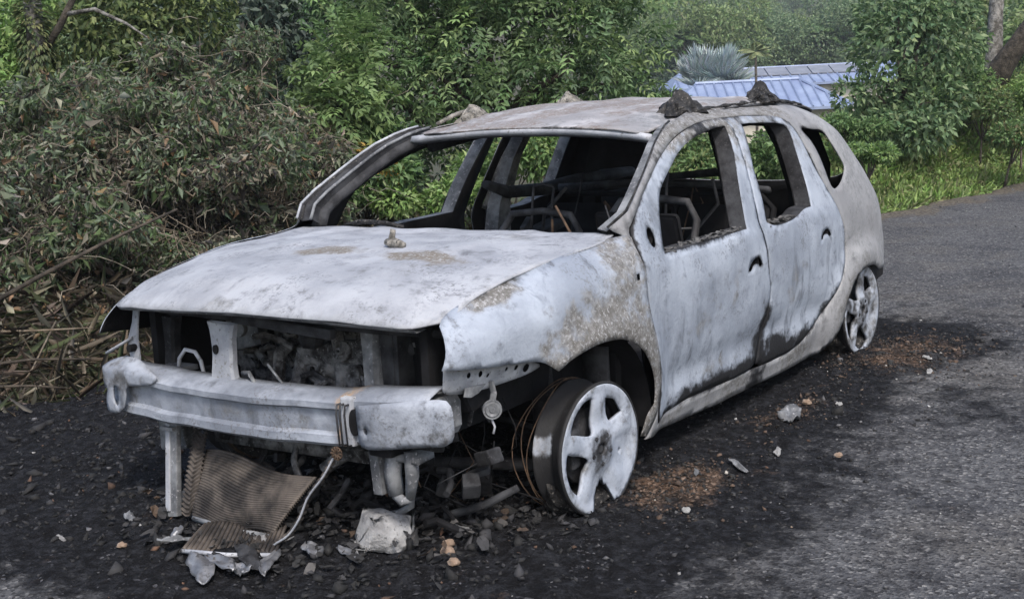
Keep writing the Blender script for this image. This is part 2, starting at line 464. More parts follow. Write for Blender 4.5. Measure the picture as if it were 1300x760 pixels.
# opening that the doors fill, a few millimetres larger than the doors
doors_hole = curve2([(-.432, .366), (-.417, .441), (-.375, .587), (-.348, .712), (-.341, .80), (-.337, .846), (-.351, .917), (-.393, .971), (-.479, 1.028), (-.599, 1.091), (-.72, 1.149), (-.86, 1.201),
    (-1.0, 1.2345), (-1.15, 1.2555), (-1.32, 1.2675), (-1.52, 1.2695), (-1.8, 1.2635), (-2.02, 1.2465), (-2.118, 1.221), (-2.1685, 1.171), (-2.2035, 1.081), (-2.2435, .951), (-2.2915, .846),
    (-2.3385, .761), (-2.3845, .660), (-2.4035, .559), (-2.340, .450), (-2.232, .330), (-2.131, .269), (-1.98, .209), (-1.77, .181), (-1.50, .184), (-1.31, .191), (-.92, .204), (-.68, .208),
    (-.465, .186, 1), (-.422, .25)], .022)
sf_out = curve2([(-.372, .160, 1), (-.415, .147), (-.963, .114), (-1.444, .100), (-1.82, .089), (-2.19, .088, 1), (-2.327, .157), (-2.391, .245), (-2.424, .339), (-2.497, .418), (-2.635, .449), (-2.776, .440),
    (-2.87, .405, 1), (-2.97, .400), (-3.20, .385), (-3.36, .39, 1), (-3.38, .44), (-3.345, .53), (-3.275, .64), (-3.22, .80), (-3.155, .91), (-3.065, 1.02), (-2.945, 1.152), (-2.80, 1.225), (-2.62, 1.262),
    (-2.4, 1.287), (-2.1, 1.309), (-1.8, 1.317), (-1.5, 1.315), (-1.25, 1.302), (-1.055, 1.283), (-.889, 1.253), (-.778, 1.216), (-.70, 1.178), (-.582, 1.115), (-.448, 1.042), (-.373, .994), (-.30, .942, 1),
    (-.325, .917, 1), (-.335, .846), (-.339, .795), (-.344, .712), (-.370, .587), (-.412, .441), (-.427, .366), (-.415, .25)], .022)

def arc_r(V, cx, cz): return np.hypot(V[:, 0]-cx, V[:, 2]-cz)
def wear_fender(V):
    r = arc_r(V, -.045, .235); ang = np.degrees(np.arctan2(V[:, 2]-.235, V[:, 0]+.045))
    brown = (1-sm(.36, .66, r))*.85+.05
    brown = np.maximum(brown, .50*sm(.05, -.2, V[:, 0])*sm(.5, .65, V[:, 2]))
    brown *= 1-sm(.28, .46, V[:, 0])
    top = sm(.70, .86, V[:, 2])*sm(-.02, -.25, V[:, 0])*.45
    patch = np.exp(-(((V[:, 0]-.44)/.12)**2+((V[:, 2]-ZE(V[:, 0])+.012)/.028)**2))*1.4
    brown = np.maximum(brown, patch)
    grey = np.clip(np.exp(-((r-.45)/.16)**2)*.62*(1-sm(.30, .5, V[:, 0]))+top, 0, 1)
    return np.stack([brown, np.zeros(len(V)), grey], 1)
def wear_door(V):
    x, z = V[:, 0], V[:, 2]
    zs = .175+.0*x
    soot = (1-sm(.02, .12, z-zs-.012))*1.0*sm(-.48, -.72, x)
    soot = np.maximum(soot, .98*(1-sm(.0, .17-.10*sm(.2, .5, z), np.abs(x+1.46-.03*(z < .35))))*(1-sm(.40, .56, z)))
    soot = np.maximum(soot, .95*np.exp(-((x+1.62)/.20)**2)*(1-sm(.26, .36, z)))
    # rear lower edge of the back door
    de = np.hypot(x+2.40, z-.60)-.30
    soot = np.maximum(soot, .85*(1-sm(-.02, .06, np.abs((x+2.19)*.75-(z-.315)*-1+.0)/1.3))*(x < -1.95)*(z < .42))
    top = sm(1.17, 1.25, z)*.75*(1-sm(-1.55, -1.35, -(-x)))
    grey = np.clip(top*.8+.30*np.exp(-((x+.95)/.18)**2-((z-.60)/.16)**2)+.25*np.exp(-((x+1.85)/.16)**2-((z-.55)/.18)**2), 0, .8)
    grey = np.maximum(grey, .50*np.exp(-((x+1.12)/.05)**2-((z-.60)/.13)**2))
    grey = np.maximum(grey, .55*np.exp(-((x+.82)/.10)**2-((z-.50)/.06)**2)); grey = np.maximum(grey, .5*np.exp(-((x+1.75)/.09)**2-((z-.50)/.12)**2))
    grey = np.maximum(grey, .42*sm(.95, 1.1, z)*(x < -1.3))
    brown = np.clip(sm(1.12, 1.22, z)*.75*(x > -1.5)+.35*np.exp(-((x+1.0)/.3)**2-((z-.30)/.05)**2), 0, 1)
    return np.stack([brown, soot, grey], 1)
def wear_side(V):
    x, z = V[:, 0], V[:, 2]
    brown = np.clip(sm(1.17, 1.26, z)*.62*sm(-2.4, -2.1, x)+.25*sm(1.0, 1.1, z)*(x > -1.0), 0, 1)
    brown = np.maximum(brown, .55*(1-sm(.33, .46, arc_r(V, -2.66, .13)))*(x > -2.7))
    brown = np.maximum(brown, .42*(z < .20)*(1+.4*np.sin(x*9)))
    grey = np.clip(.50*sm(-2.35, -2.6, x)-.9*np.exp(-((x+2.80)/.10)**2-((z-.64)/.09)**2)+.25*np.exp(-((x+2.45)/.06)**2-((z-.6)/.2)**2), 0, 1)
    soot = .75*(z < .2)*np.exp(-((x+1.45)/.12)**2)
    return np.stack([brown, soot, grey], 1)

OUTL = (0, 1, 0)
def rear_set(x):     # right-hand pillars stand a little farther back
    return x-.30*sm(-.6, -1.25, x)*(1-sm(-2.45, -3.25, x))
def side_map_r(P):
    Q = side_map(P); Q[:, 0] = rear_set(Q[:, 0]); return Q
PAINT = [M['paint'], M['soot']]
for mir in (False, True):
    smap = side_map_r if mir else side_map
    fh = [] if mir else [curve2([(-.278, .762, 1), (-.300, .762, 1), (-.300, .784, 1), (-.278, .784, 1)], .01)]
    fo = panel('fender', fender_out, fh, side_map, PAINT, car, .022, .003, wear_fender, OUTL, .006, 2.0, mir, .45)
    if not mir: fo['label'] = 'front wing burnt brown round the wheel arch'
    sfo = panel('side_frame', sf_out, [doors_hole, qwin], smap, [M['quarter'], M['soot']], car, .026, .006, wear_side, OUTL, .006, 5.0, mir, .6)
    dh = [fwin] if mir else [fwin, handle1, mirror_h]
    fd = panel('front_door', fdoor_out, dh, smap, PAINT, car, .024, .004, wear_door, OUTL, .009, 8.0, mir, .8)
    rd = panel('rear_door', rdoor_out, [rwin] if mir else [rwin, handle2], smap, PAINT, car, .024, .004, wear_door, OUTL, .009, 12.0, mir, .8)
    # inner skins of the doors, black with soot, set in from the outer sheet
    def inner_map(P, d=.075):
        Q = smap(P); Q[:, 1] -= d; return Q
    def shrink(poly, k=.965):
        c_ = poly.mean(0); return c_+(poly-c_)*k
    def grow(poly, k=1.05):
        c_ = poly.mean(0); return c_+(poly-c_)*k
    fi = panel('inner_skin', shrink(fdoor_out, .97), [grow(fwin, .985)], inner_map, M['soot'], fd, .05, .006, None, OUTL, .004, 3.0, mir)
    ri = panel('inner_skin', shrink(rdoor_out, .97), [grow(rwin, .985)], inner_map, M['soot'], rd, .05, .006, None, OUTL, .004, 4.0, mir)
    # window channels: the return of the frame round each opening
    for win, dr in ((fwin, fd), (rwin, rd)):
        A = smap(win); A[:, 1] -= .004; B2 = smap(grow(win, .985)); B2[:, 1] -= .075
        if mir: A[:, 1] *= -1; B2[:, 1] *= -1
        n = len(A)
        mesh_obj('window_channel', np.concatenate([A, B2]), [[i, (i+1) % n, n+(i+1) % n, n+i] for i in range(n)], M['greysteel' if mir else 'sootgrey'], dr, True, attr=np.zeros((2*n, 3)))
    if mir:          # this door stands ajar
        hx_, hy_, an = -.40, -.86, math.radians(5.0)
        fd.matrix_basis = Matrix.Translation((1.3, 0, 0)) @ Matrix.Translation((hx_, hy_, 0)) @ Matrix.Rotation(an, 4, 'Z') @ Matrix.Translation((-hx_, -hy_, 0))
        fd['label'] = 'right front door standing slightly ajar'
    if not mir:
        # latch cups left bare behind the missing handles
        for (hx, hz), dr in (((-1.300, .655), fd), ((-2.122, .672), rd)):
            yy = float(sideY(hx, hz))
            b_ = MB(); b_.lathe([(.001, -.030), (.02, -.030), (.034, -.018), (.036, .002)], Matrix.Translation((hx, yy-.004, hz+.012)), 16)
            b_.build('latch_cup', M['soot'], dr, True)
        b_ = MB(); b_.lathe([(.001, -.05), (.032, -.05), (.034, 0)], Matrix.Translation((-.458, float(sideY(-.458, .89))-.008, .890)), 18)
        b_.build('mirror_socket', M['soot'], fd, True)
        # crumbled glass and seal left along the window ledge
        for (x0, x1, zl, dr, nn) in ((-.535, -1.255, .822, fd, 90), (-1.50, -2.0, .806, rd, 70)):
            b_ = MB()
            for i in range(nn):
                t = (i+random.random())/nn; x = x0+(x1-x0)*t; s_ = random.uniform(.004, .013)
                b_.box((x, float(sideY(x, zl))-random.uniform(.012, .05), zl+random.uniform(-.006, .006)), (s_*random.uniform(1.5, 5), s_*1.8, s_*.3),
                       Matrix.Rotation(random.uniform(-.6, .6), 3, 'Z') @ Matrix.Rotation(random.uniform(-.5, .5), 3, 'Y'), .002)
            o_ = b_.jit(.006, 40).build('ledge_crumbs', simple('ledge_ash%d' % nn, (.04, .04, .042), (.15, .148, .146), 60, .9, .5), dr)
            o_['kind'] = 'stuff'

# ---- bonnet
hb = [(-.33, .757, 1)]
for x in (-.2, -.04, .15, .32, .43, .525, .58): hb.append((x, float(YE(x))-.002))
hb += [(.628, .718), (.668, .690)]
for y in (.62, .5, .28, 0): hb.append((float(HXF(y))-.002, y))
hr = [(.62, .715)]
left = hb[1:]
right = [(.810, -.28), (.797, -.45), (.775, -.58), (.742, -.66), (.695, -.713), (.63, -.742), (.52, -.758), (.38, -.765), (.15, -.768), (-.2, -.765)]
pts_h = [hb[0]]+left+right+[(-.33, -.757, 1), (-.385, -.5), (-.415, -.25), (-.42, 0), (-.415, .25), (-.385, .5)]
hood_out = curve2(pts_h, .03)
def wear_hood(V):
    x, y = V[:, 0], V[:, 1]
    p1 = np.exp(-(((x-.26)/.085)**2+((y+.09)/.14)**2))*1.2; p2 = np.exp(-(((x-.26)/.075)**2+((y-.34)/.17)**2))*1.15
    p3 = np.exp(-(((x-.785)/.03)**2+((y+.10)/.07)**2))*.85
    brown = np.clip(np.maximum.reduce([p1, p2])*.95, 0, 1)
    grey = np.clip(.55*np.exp(-(((x+.22)/.14)**2+((y-.42)/.16)**2))+p3+.30*np.exp(-(((x-.45)/.3)**2+((y-.40)/.22)**2))+.25*sm(.62, .75, np.abs(y)), 0, .9)
    return np.stack([brown, np.zeros(len(V)), grey], 1)
hood = panel('bonnet', hood_out, [], hood_map, [M['hood'], M['soot']], car, .028, .007, wear_hood, (0, 0, 1), .012, 21.0)
# folded nose lip of the bonnet
lipv = []; ys = np.linspace(-.66, .66, 40)
XF_ = lambda y: float(HXF(y)) if y > 0 else float(HXR(-y))
A = np.array([[XF_(y)-.003, y, float(hoodZ(np.array(XF_(y)-.003), np.array(y)))-.003] for y in ys]); B2 = A+[-.006, 0, -.010]; C2 = B2+[-.05, 0, .004]
n = len(ys); F = []
for i in range(n-1): F += [[i, i+1, n+i+1, n+i], [n+i, n+i+1, 2*n+i+1, 2*n+i]]
lo_ = mesh_obj('nose_lip', np.concatenate([A, B2, C2]), F, M['greysteel'], hood, True, attr=np.zeros((3*n, 3)))

# ---- roof
hw = hs([(-.9, .60), (-1.05, .585), (-1.3, .572), (-1.6, .562), (-2.2, .556), (-2.6, .55), (-2.95, .52)])
lf = [(-.930, .545), (-.98, .583)]+[(x, float(hw(x))) for x in (-1.1, -1.3, -1.6, -2.0, -2.4, -2.7, -2.88)]+[(-2.955, .46), (-2.99, .25)]
roof_out = curve2([(-.965, .0), (-.955, .3)]+lf+[(-3.0, 0)]+[(p[0], -p[1]) for p in lf[::-1]]+[(-.955, -.3)], .03)
def wear_roof(V):
    x, y = V[:, 0], V[:, 1]
    k = nz(V*[1, 2.2, 1], 2.6, 3.3)
    brown = np.clip(.42+.7*k+.25*np.exp(-((x+1.5)/.35)**2)*(y < .2), 0, .9)
    grey = np.clip(.40+.5*nz(V, 3.5, 8.0)+.3*sm(.40, .55, np.abs(y)), 0, .85)
    brown *= 1-.9*np.exp(-(((x+1.12)/.10)**2+((y-.15)/.2)**2)); grey *= 1-.9*np.exp(-(((x+1.12)/.10)**2+((y-.15)/.2)**2))
    return np.stack([brown, np.zeros(len(V)), grey], 1)
roof = panel('roof', roof_out, [], roof_map, [M['roof'], M['soot']], car, .03, .008, wear_roof, (0, 0, 1), .010, 31.0, False, .7)
# roof ditch seam each side
for s in (-1, 1):
    xs = np.linspace(-.97, -2.85, 40)
    p = np.array([[x, s*(float(hw(x))+.006), float(roofZ(x, s*hw(x)))-.008] for x in xs])
    MB().tube(p, .005, 6).build('roof_seam', M['sootgrey'], roof, True)

# ---- windscreen frame: header, pillar flanges, scuttle
def wear_none(V): return np.zeros((len(V), 3))
ysr = np.linspace(-.61, .61, 30)
top = np.array([[-.962-.012*(1-(y/.575)**2)+.03*(abs(y)/.575)**3, y, 0] for y in ysr]); top[:, 2] = roofZ(top[:, 0], ysr)-.004
low = top+[.012, 0, -.020]; low2 = low+[-.045, 0, -.018]
n = 30; F = []
for i in range(n-1): F += [[i, i+1, n+i+1, n+i], [n+i, n+i+1, 2*n+i+1, 2*n+i]]
fr = mesh_obj('windscreen_header', np.concatenate([top, low, low2]), F, M['palesteel'], car, True, attr=np.zeros((3*n, 3)))
md = fr.modifiers.new('t', 'SOLIDIFY'); md.thickness = .004
APF = [(-.30, .942), (-.373, .994), (-.448, 1.042), (-.582, 1.115), (-.70, 1.178), (-.778, 1.216), (-.889, 1.253), (-.95, 1.268), (-1.02, 1.279)]
for s in (1, -1):
    A = []; 
    for x, z in APF:
        t = (x+.30)/-.64
        A.append([x, float(sideY(x, z)), z])
    A = np.array(A); t = np.linspace(0, 1, len(A))[:, None]
    A[:, 1] -= .001
    in1 = A+np.concatenate([-.010+0*t, -.018-.01*t, -.012+0*t], 1)
    in2 = A+np.concatenate([-.022+0*t, -.060+.012*t, -.006-.004*t], 1)
    in3 = in2+[-.035, .0, -.02]
    V = np.concatenate([A, in1, in2, in3])*[1, s, 1]; n = len(A); F = []
    for r_ in range(3):
        for i in range(n-1): F.append([r_*n+i, r_*n+i+1, (r_+1)*n+i+1, (r_+1)*n+i])
    fl = mesh_obj('pillar_flange', V, F, M['greysteel'] if s > 0 else M['sootgrey'], car, False, attr=np.zeros((len(V), 3)))
    md = fl.modifiers.new('t', 'SOLIDIFY'); md.thickness = .004
    # burnt bead of window glue
    MB().tube((A+[-.008, -.010, .000])*[1, s, 1], [.005]*n, 6).jit(.004, 30, s*3).build('glue_bead', M['char'], fl, True)
    if s < 0:
        MB().tube((A+[.002, .003, .004])*[1, s, 1], .006, 6).build('pillar_edge', M['palesteel'], fl, True); MB().tube((in2+[.006, 0, .006])*[1, s, 1], .007, 6).build('pillar_edge', M['greysteel'], fl, True)
    # inner A pillar, a closed box section
    P = (A+[-.075, -.05, -.035])*[1, s, 1]
    MB().tube(P, .034, 8, squash=.8).build('inner_pillar', M['sootgrey'], car, True)
ysr = np.linspace(-.76, .76, 24)
V = []; 
for k_, (dx, dz) in enumerate(((-.03, -.012), (.05, -.05), (.16, -.06), (.16, -.30))):
    for y in ysr: V.append([-.40+.10*(abs(y)/.76)**2.2-dx*1.0, y, .892+dz+.004*math.sin(y*30+k_)])
n = 24; F = []
for r_ in range(3):
    for i in range(n-1): F.append([r_*n+i, r_*n+i+1, (r_+1)*n+i+1, (r_+1)*n+i])
mesh_obj('scuttle', V, F, M['soot'], car, True, attr=np.zeros((len(V), 3)))
b_ = MB()
for i in range(12):
    y = -.60+.14*i+random.uniform(-.03, .03)
b_.tube([(-.40, -.60, .905), (-.38, -.48, .925), (-.40, -.36, .918), (-.42, -.28, .905)], [.006, .012, .012, .006], 6)
b_.tube([(-.41, -.55, .90), (-.43, -.42, .915), (-.44, -.30, .903)], .006, 5)
b_.jit(.008, 25).build('wiper_remains', M['char'], car, True)

# ------------------------------------------------------------------ inside the cabin
b_ = MB(); b_.box((-1.45, 0, .17), (2.3, 1.50, .03)); b_.box((-1.3, 0, .24), (1.9, .26, .14), None, .03)
b_.box((-2.85, 0, .30), (.95, 1.35, .03)); b_.jit(.02, 5).build('floor_pan', M['soot'], car)
b_ = MB(); b_.box((-.34, 0, .50), (.04, 1.50, .68)); b_.jit(.02, 6).build('bulkhead', M['soot'], car)
b_ = MB(); b_.tube([(-.56, -.74, .74), (-.58, -.3, .76), (-.58, .3, .76), (-.56, .74, .74)], .028, 8)
b_.box((-.55, 0, .62), (.12, .26, .26), None, .01); b_.box((-.55, -.45, .70), (.10, .30, .10), None, .01)
for y in (-.62, -.2, .15, .55): b_.tube([(-.58, y, .76), (-.48, y+.05, .82), (-.42, y+.02, .86)], .010, 5)
b_.jit(.012, 8).build('dash_beam', M['sootgrey'], car)
b_ = MB(); b_.tube([(-.55, .36, .60), (-.78, .36, .67)], .022, 8)
th = np.linspace(0, 2*math.pi, 25); ctr = np.array([-.80, .36, .68]); ax = np.array([-.86, 0, .51]); e1 = np.array([0, 1.0, 0]); e2 = np.cross(ax, e1)
b_.tube([ctr+.17*(math.cos(t)*e1+math.sin(t)*e2) for t in th], .008, 6)
for t in (.1, math.pi-.1, -math.pi/2): b_.tube([ctr+.03*ax*-1, ctr+.17*(math.cos(t)*e1+math.sin(t)*e2)], .006, 5)
b_.build('steering_wheel', M['sootgrey'], car, True)

def seat(y0, x0=-1.02, wide=.23, top=.90, lean=.22, mat='seatsteel'):
    q = MB()
    # back hoop, cushion pan, springs, headrest posts
    q.tube([(x0-.10, y0-wide, .34), (x0-.18, y0-wide, .60), (x0-.10-lean, y0-wide+.02, top-.09), (x0-.115-lean, y0-wide+.07, top-.015), (x0-.12-lean, y0, top),
            (x0-.115-lean, y0+wide-.07, top-.015), (x0-.10-lean, y0+wide-.02, top-.09), (x0-.18, y0+wide, .60), (x0-.10, y0+wide, .34)], .018, 8)
    for z in np.linspace(.45, top-.12, 7):
        xx = x0-.12-lean*(z-.34)/(top-.34)
        q.tube([(xx, y0-wide, z), (xx-.02, y0-.1, z+.012), (xx-.02, y0+.1, z-.012), (xx, y0+wide, z)], .005, 5)
    q.box((x0+.12, y0, .33), (.46, 2*wide, .04), Matrix.Rotation(.1, 3, 'Y'), .01)
    for dy in (-.055, .055):
        q.tube([(x0-.11-lean, y0+dy, top-.10), (x0-.13-lean, y0+dy, top+.05), (x0-.15-lean, y0+dy, top+.11)], .007, 6)
    q.tube([(x0-.15-lean, y0-.055, top+.11), (x0-.16-lean, y0, top+.12), (x0-.15-lean, y0+.055, top+.11)], .007, 6)
    q.box((x0-.06, y0, .25), (.40, .04, .14)); q.box((x0+.12, y0-wide+.02, .25), (.40, .03, .12)); q.box((x0+.12, y0+wide-.02, .25), (.40, .03, .12))
    q.jit(.006, 9, y0).build('seat_frame', M[mat], car, True)
seat(-.20, -1.0, .23, .865); seat(.38, -1.02, .235, .93)
b_ = MB(); b_.box((-1.24, .38, .72), (.02, .40, .34), Matrix.Rotation(.32, 3, 'Y'), .02); b_.jit(.012, 7).build('seat_back_sheet', M['soot'], car)
# rear bench: two backs folded steel sheets and hoops
b_ = MB(); 
for y0, w in ((-.32, .33), (.36, .26)):
    b_.tube([(-1.95, y0-w, .38), (-2.12, y0-w, .80), (-2.14, y0-w+.06, .86), (-2.14, y0+w-.06, .86), (-2.12, y0+w, .80), (-1.95, y0+w, .38)], .014, 7)
    b_.box((-2.05, y0, .60), (.02, 2*w-.04, .46), Matrix.Rotation(-.38, 3, 'Y'))
b_.box((-1.78, 0, .34), (.42, 1.2, .03))
b_.jit(.014, 7).build('rear_bench_frame', M['soot'], car, True)
b_ = MB(); b_.tube([(-2.05, .62, .90), (-2.1, .30, .93), (-2.06, -.1, .92), (-2.1, -.55, .89)], .022, 7); b_.tube([(-2.0, .12, .95), (-2.02, .36, .99), (-1.98, .50, .95)], .018, 6)
b_.jit(.03, 10).build('parcel_shelf_remains', M['sootgrey'], car, True)
# B and C pillars, roof bows
for s in (1, -1):
    b_ = MB()
    sx = -.30 if s < 0 else 0.0
    P = [(-1.46+sx, .79, .20), (-1.46+sx, .79, .60), (-1.47+sx, .77, .85), (-1.50+sx, .70, 1.08), (-1.55+sx, .63, 1.24)]
    W_ = [.10, .09, .06, .042, .04]
    V = []; 
    for (x, y, z), w in zip(P, W_): V += [(x+w, s*y, z), (x+w*.8, s*(y-.07), z), (x-w*.8, s*(y-.07), z), (x-w, s*y, z)]
    F = []
    for i in range(len(P)-1):
        for j in range(4): F.append([i*4+j, i*4+(j+1) % 4, (i+1)*4+(j+1) % 4, (i+1)*4+j])
    b_.add(V, F); b_.build('centre_pillar', M['greysteel'] if s < 0 else M['soot'], car, wear=wear_none)
    b_ = MB()
    P = [(-2.42+sx, .74, .30), (-2.36+sx, .76, .70), (-2.28+sx, .74, .90), (-2.24+sx, .68, 1.10), (-2.20+sx, .61, 1.25)]
    W_ = [.22, .20, .11, .07, .06]; V = []
    for (x, y, z), w in zip(P, W_): V += [(x+w, s*y, z), (x+w*.8, s*(y-.08), z), (x-w*.8, s*(y-.08), z), (x-w, s*y, z)]
    b_.add(V, F); b_.build('rear_pillar', M['soot'], car, wear=wear_none)
    b_ = MB()   # inner rear arch and D pillar lining
    b_.lathe([(.33, -.14), (.33, .14), (.05, .14)], Matrix.Translation((-2.66, s*.66, .13)), 20, 0, math.pi)
    b_.box((-2.9, s*.66, .62), (.52, .05, .36))
    b_.build('rear_arch_lining', M['soot'], car, wear=wear_none)
    # roof rail inner
    b_ = MB(); b_.tube([(-1.0, s*.56, 1.195), (-1.4, s*.56, 1.232), (-2.0, s*.56, 1.235), (-2.5, s*.545, 1.195), (-2.85, s*.52, 1.13)], .030, 8)
    b_.build('inner_roof_rail', M['soot'], car, True)
for x in (-1.25, -1.6, -2.0, -2.45):
    ys = np.linspace(-.56, .56, 13)
    MB().tube([(x, y, float(roofZ(x, y))-.03) for y in ys], .016, 6, squash=.6).build('roof_bow', M['soot'], car, True)
# black panel added to darken the left quarter window, belt rail of the far doors, hanging wires, seat springs
b_ = MB(); b_.prism([(-2.40, .80), (-2.44, .98), (-2.52, 1.14), (-2.75, 1.16), (-2.95, .95), (-2.95, .80)], 1, .585, .60); b_.build('quarter_blackout', M['soot'], car)
b_ = MB(); b_.tube([(-1.55, -.66, .965), (-1.75, -.665, .905), (-2.1, -.67, .885), (-2.45, -.67, .905), (-2.75, -.66, .90), (-3.0, -.64, .90)], [.03, .045, .05, .045, .05, .04], 10, squash=.7); b_.build('belt_rail', M['sootgrey'], car, True)
for k in range(14):
    x0 = random.uniform(-2.3, -.8); y0 = random.uniform(-.5, .5); z0 = random.uniform(.80, 1.0)
    MB().tube([(x0, y0, z0), (x0+random.uniform(-.1, .1), y0+random.uniform(-.1, .1), z0-.12), (x0+random.uniform(-.2, .2), y0+random.uniform(-.2, .2), z0-.3), (x0+random.uniform(-.2, .2), y0+random.uniform(-.2, .2), .45)], random.choice([.004, .006, .009]), 5).build('loose_wire', M[random.choice(['seatsteel', 'sootgrey', 'rust'])], car, True)
for k in range(22):
    c_ = (random.uniform(-2.2, -.7), random.uniform(-.6, .6), random.uniform(.40, .80))
    MB().box(c_, (random.uniform(.02, .2), random.uniform(.02, .2), random.uniform(.02, .12)), Matrix.Rotation(random.uniform(0, 3), 3, 'Z') @ Matrix.Rotation(random.uniform(-.5, .5), 3, 'X'), .006).jit(.01, 12, k).build('cabin_wreckage', M[random.choice(['seatsteel', 'soot', 'sootgrey'])], car)
# tailgate with its empty window
tg_out = curve2([(-.70, .42, 1), (.70, .42, 1), (.72, .62), (.66, .85), (.60, 1.0), (.54, 1.15), (.50, 1.22, 1), (-.50, 1.22, 1), (-.54, 1.15), (-.60, 1.0), (-.66, .85), (-.72, .62)], .04)
tg_win = curve2([(-.55, .86), (.55, .86), (.47, 1.13), (-.47, 1.13)], .04)
XE2 = lambda z: XEND(z)+.0
def tg_map(P): return np.stack([XE2(P[:, 1])-.02+.05*(np.abs(P[:, 0])/.7)**2.5, P[:, 0], P[:, 1]], 1)
panel('tailgate', tg_out, [tg_win], tg_map, [M['quarter'], M['soot']], car, .05, .006, wear_none, (-1, 0, 0), .006, 41.0)
b_ = MB(); b_.tube([(-3.30, -.66, .30), (-3.40, -.40, .31), (-3.42, 0, .31), (-3.40, .40, .31), (-3.30, .66, .30)], .05, 8, squash=.8); b_.build('rear_crash_bar', M['sootgrey'], car, True)
b_ = MB()  # black boxes standing in for the dark void under the rear quarter
b_.box((-3.20, .735, .345), (.26, .06, .13), Matrix.Rotation(.12, 3, 'Y'), .012); b_.box((-3.24, .62, .32), (.16, .22, .16), None, .01)
b_.jit(.01, 8).build('rear_void_block', M['soot'], car)

# ------------------------------------------------------------------ nose of the car
# crash beam: hat section swept across, flared end plates
def beam_c(t):   # t 0 (car's right) .. 1 (left)
    y = -.775+1.545*t
    x = .735+.075*(1-(2*t-1)**2)-.035*t
    zt = .531-.05*math.sin(math.pi*min(1, max(0, t)))**.8*.35+.018*t
    return np.array([x, y, zt])
ts = np.linspace(0, .955, 34); prof = [(-.10, .014), (-.055, .012), (-.012, -.002), (.004, -.012), (.004, -.026), (-.012, -.034), (-.014, -.108), (.002, -.118), (.004, -.138), (-.010, -.148), (-.10, -.150)]
V = []; F = []
for t in ts:
    c0 = beam_c(t)
    en = sm(.74, .80, t)
    for dx, dz in prof:
        if t > .77: dx = max(dx, -.02) if -.10 < dz < -.03 else dx     # flat plate at the end
        V.append(c0+[dx+.004*en, 0, dz*(1+.0*en)+.012*en])
p = len(prof)
for i in range(len(ts)-1):
    for j in range(p-1): F.append([i*p+j, (i+1)*p+j, (i+1)*p+j+1, i*p+j+1])
V = np.array(V); V += np.stack([nz(V, 9, 1), nz(V, 9, 2)*.3, nz(V, 7, 3)], 1)*.006
def wear_beam(V):
    y = V[:, 1]
    brown = .75*np.exp(-((y-.40)/.035)**2)+.25*np.exp(-((y+.2)/.2)**2)*0
    soot = .44*np.exp(-((V[:, 2]-.450)/.030)**2)*(y < .42)
    grey = .80*np.exp(-((V[:, 2]-.450)/.035)**2)*(y < .42)
    return np.stack([brown, soot, grey], 1)
beam = mesh_obj('crash_beam', V, F, M['beam'], car, True, attr=wear_beam(V))
auto_smooth(beam, 28)
md = beam.modifiers.new('t', 'SOLIDIFY'); md.thickness = .005; md.offset = -1
# left end plate: proud rounded box plate with a hole and a slotted bracket beside it
pl = curve2([(.475, .405, 1), (.50, .392), (.70, .408), (.755, .418), (.772, .445), (.774, .52), (.762, .547), (.735, .556), (.60, .546), (.475, .530, 1)], .015)
hole = curve2(ellipse(.505, .452, .009, .012, 10), .008)
def plate_map(P):
    y, z = P[:, 0], P[:, 1]
    x = .790-.075*sm(.50, .80, y)+.003*np.sin(z*40)-.02*sm(.750, .776, y)-.012*sm(.535, .556, z)-.010*sm(.42, .40, z)
    return np.stack([x, y, z], 1)
ep = panel('end_plate', pl, [hole], plate_map, [M['beam'], M['sootgrey']], beam, .018, .006, lambda V: np.stack([0*V[:, 0], .30+0*V[:, 0], .30*(V[:, 2] < .47)], 1), (1, 0, 0), .010, 51.0)
b_ = MB()
b_.prism([(.475, .41), (.60, .405), (.70, .42), (.715, .445), (.715, .52), (.70, .545), (.60, .54), (.475, .525)], 0, .58, .675)
b_.build('end_box', M['greysteel'], beam)
b_ = MB(); b_.prism(curve2(ellipse(.455, .472, .018, .042, 14), .01).tolist(), 0, .772, .786); b_.build('bracket_slot', M['soot'], beam)
b_ = MB(); b_.box((.768, .425, .47), (.03, .045, .155), None, .006); b_.build('bracket_rib', M['palesteel'], beam)
# crimped strap round the beam
b_ = MB(); 
for yy in (.405, .418, .438): b_.tube([(.70, yy, .53), (.80, yy, .527), (.806, yy, .50), (.80, yy, .40), (.70, yy, .385)], .0035, 5)
b_.build('strap', M['sootgrey'], beam, True)
# rusty coil end dangling under the beam
b_ = MB(); ctr = np.array([.81, .40, .375])
for k in range(10):
    a = 2*math.pi*k/10; b_.tube([ctr, ctr+[.004, .022*math.cos(a), .022*math.sin(a)]], .0035, 5)
b_.tube([ctr+[0, .020*math.cos(a), .020*math.sin(a)] for a in np.linspace(0, 6.28, 15)], .003, 5)
b_.build('fan_hub', M['rust'], car, True)
# right end bracket: bulged horn with a keyhole slot
br = curve2([(-.752, .524), (-.729, .553), (-.682, .572), (-.604, .575), (-.503, .555), (-.43, .535), (-.46, .505), (-.585, .485), (-.600, .455), (-.618, .406), (-.655, .382), (-.710, .388), (-.712, .43), (-.700, .468), (-.745, .482)], .015)
kh = curve2(ellipse(-.655, .445, .016, .038, 12), .008)
def br_map(P): return np.stack([.790+.004*sm(-.7, -.5, P[:, 0])-.04*sm(-.70, -.78, P[:, 0])-.06*sm(.535, .575, P[:, 1]), P[:, 0], P[:, 1]], 1)
panel('end_horn', br, [kh], br_map, [M['beam'], M['sootgrey']], beam, .014, .007, lambda V: np.stack([0*V[:, 0], .25+0*V[:, 0], .35+0*V[:, 0]], 1), (1, 0, 0), .004, 61.0)

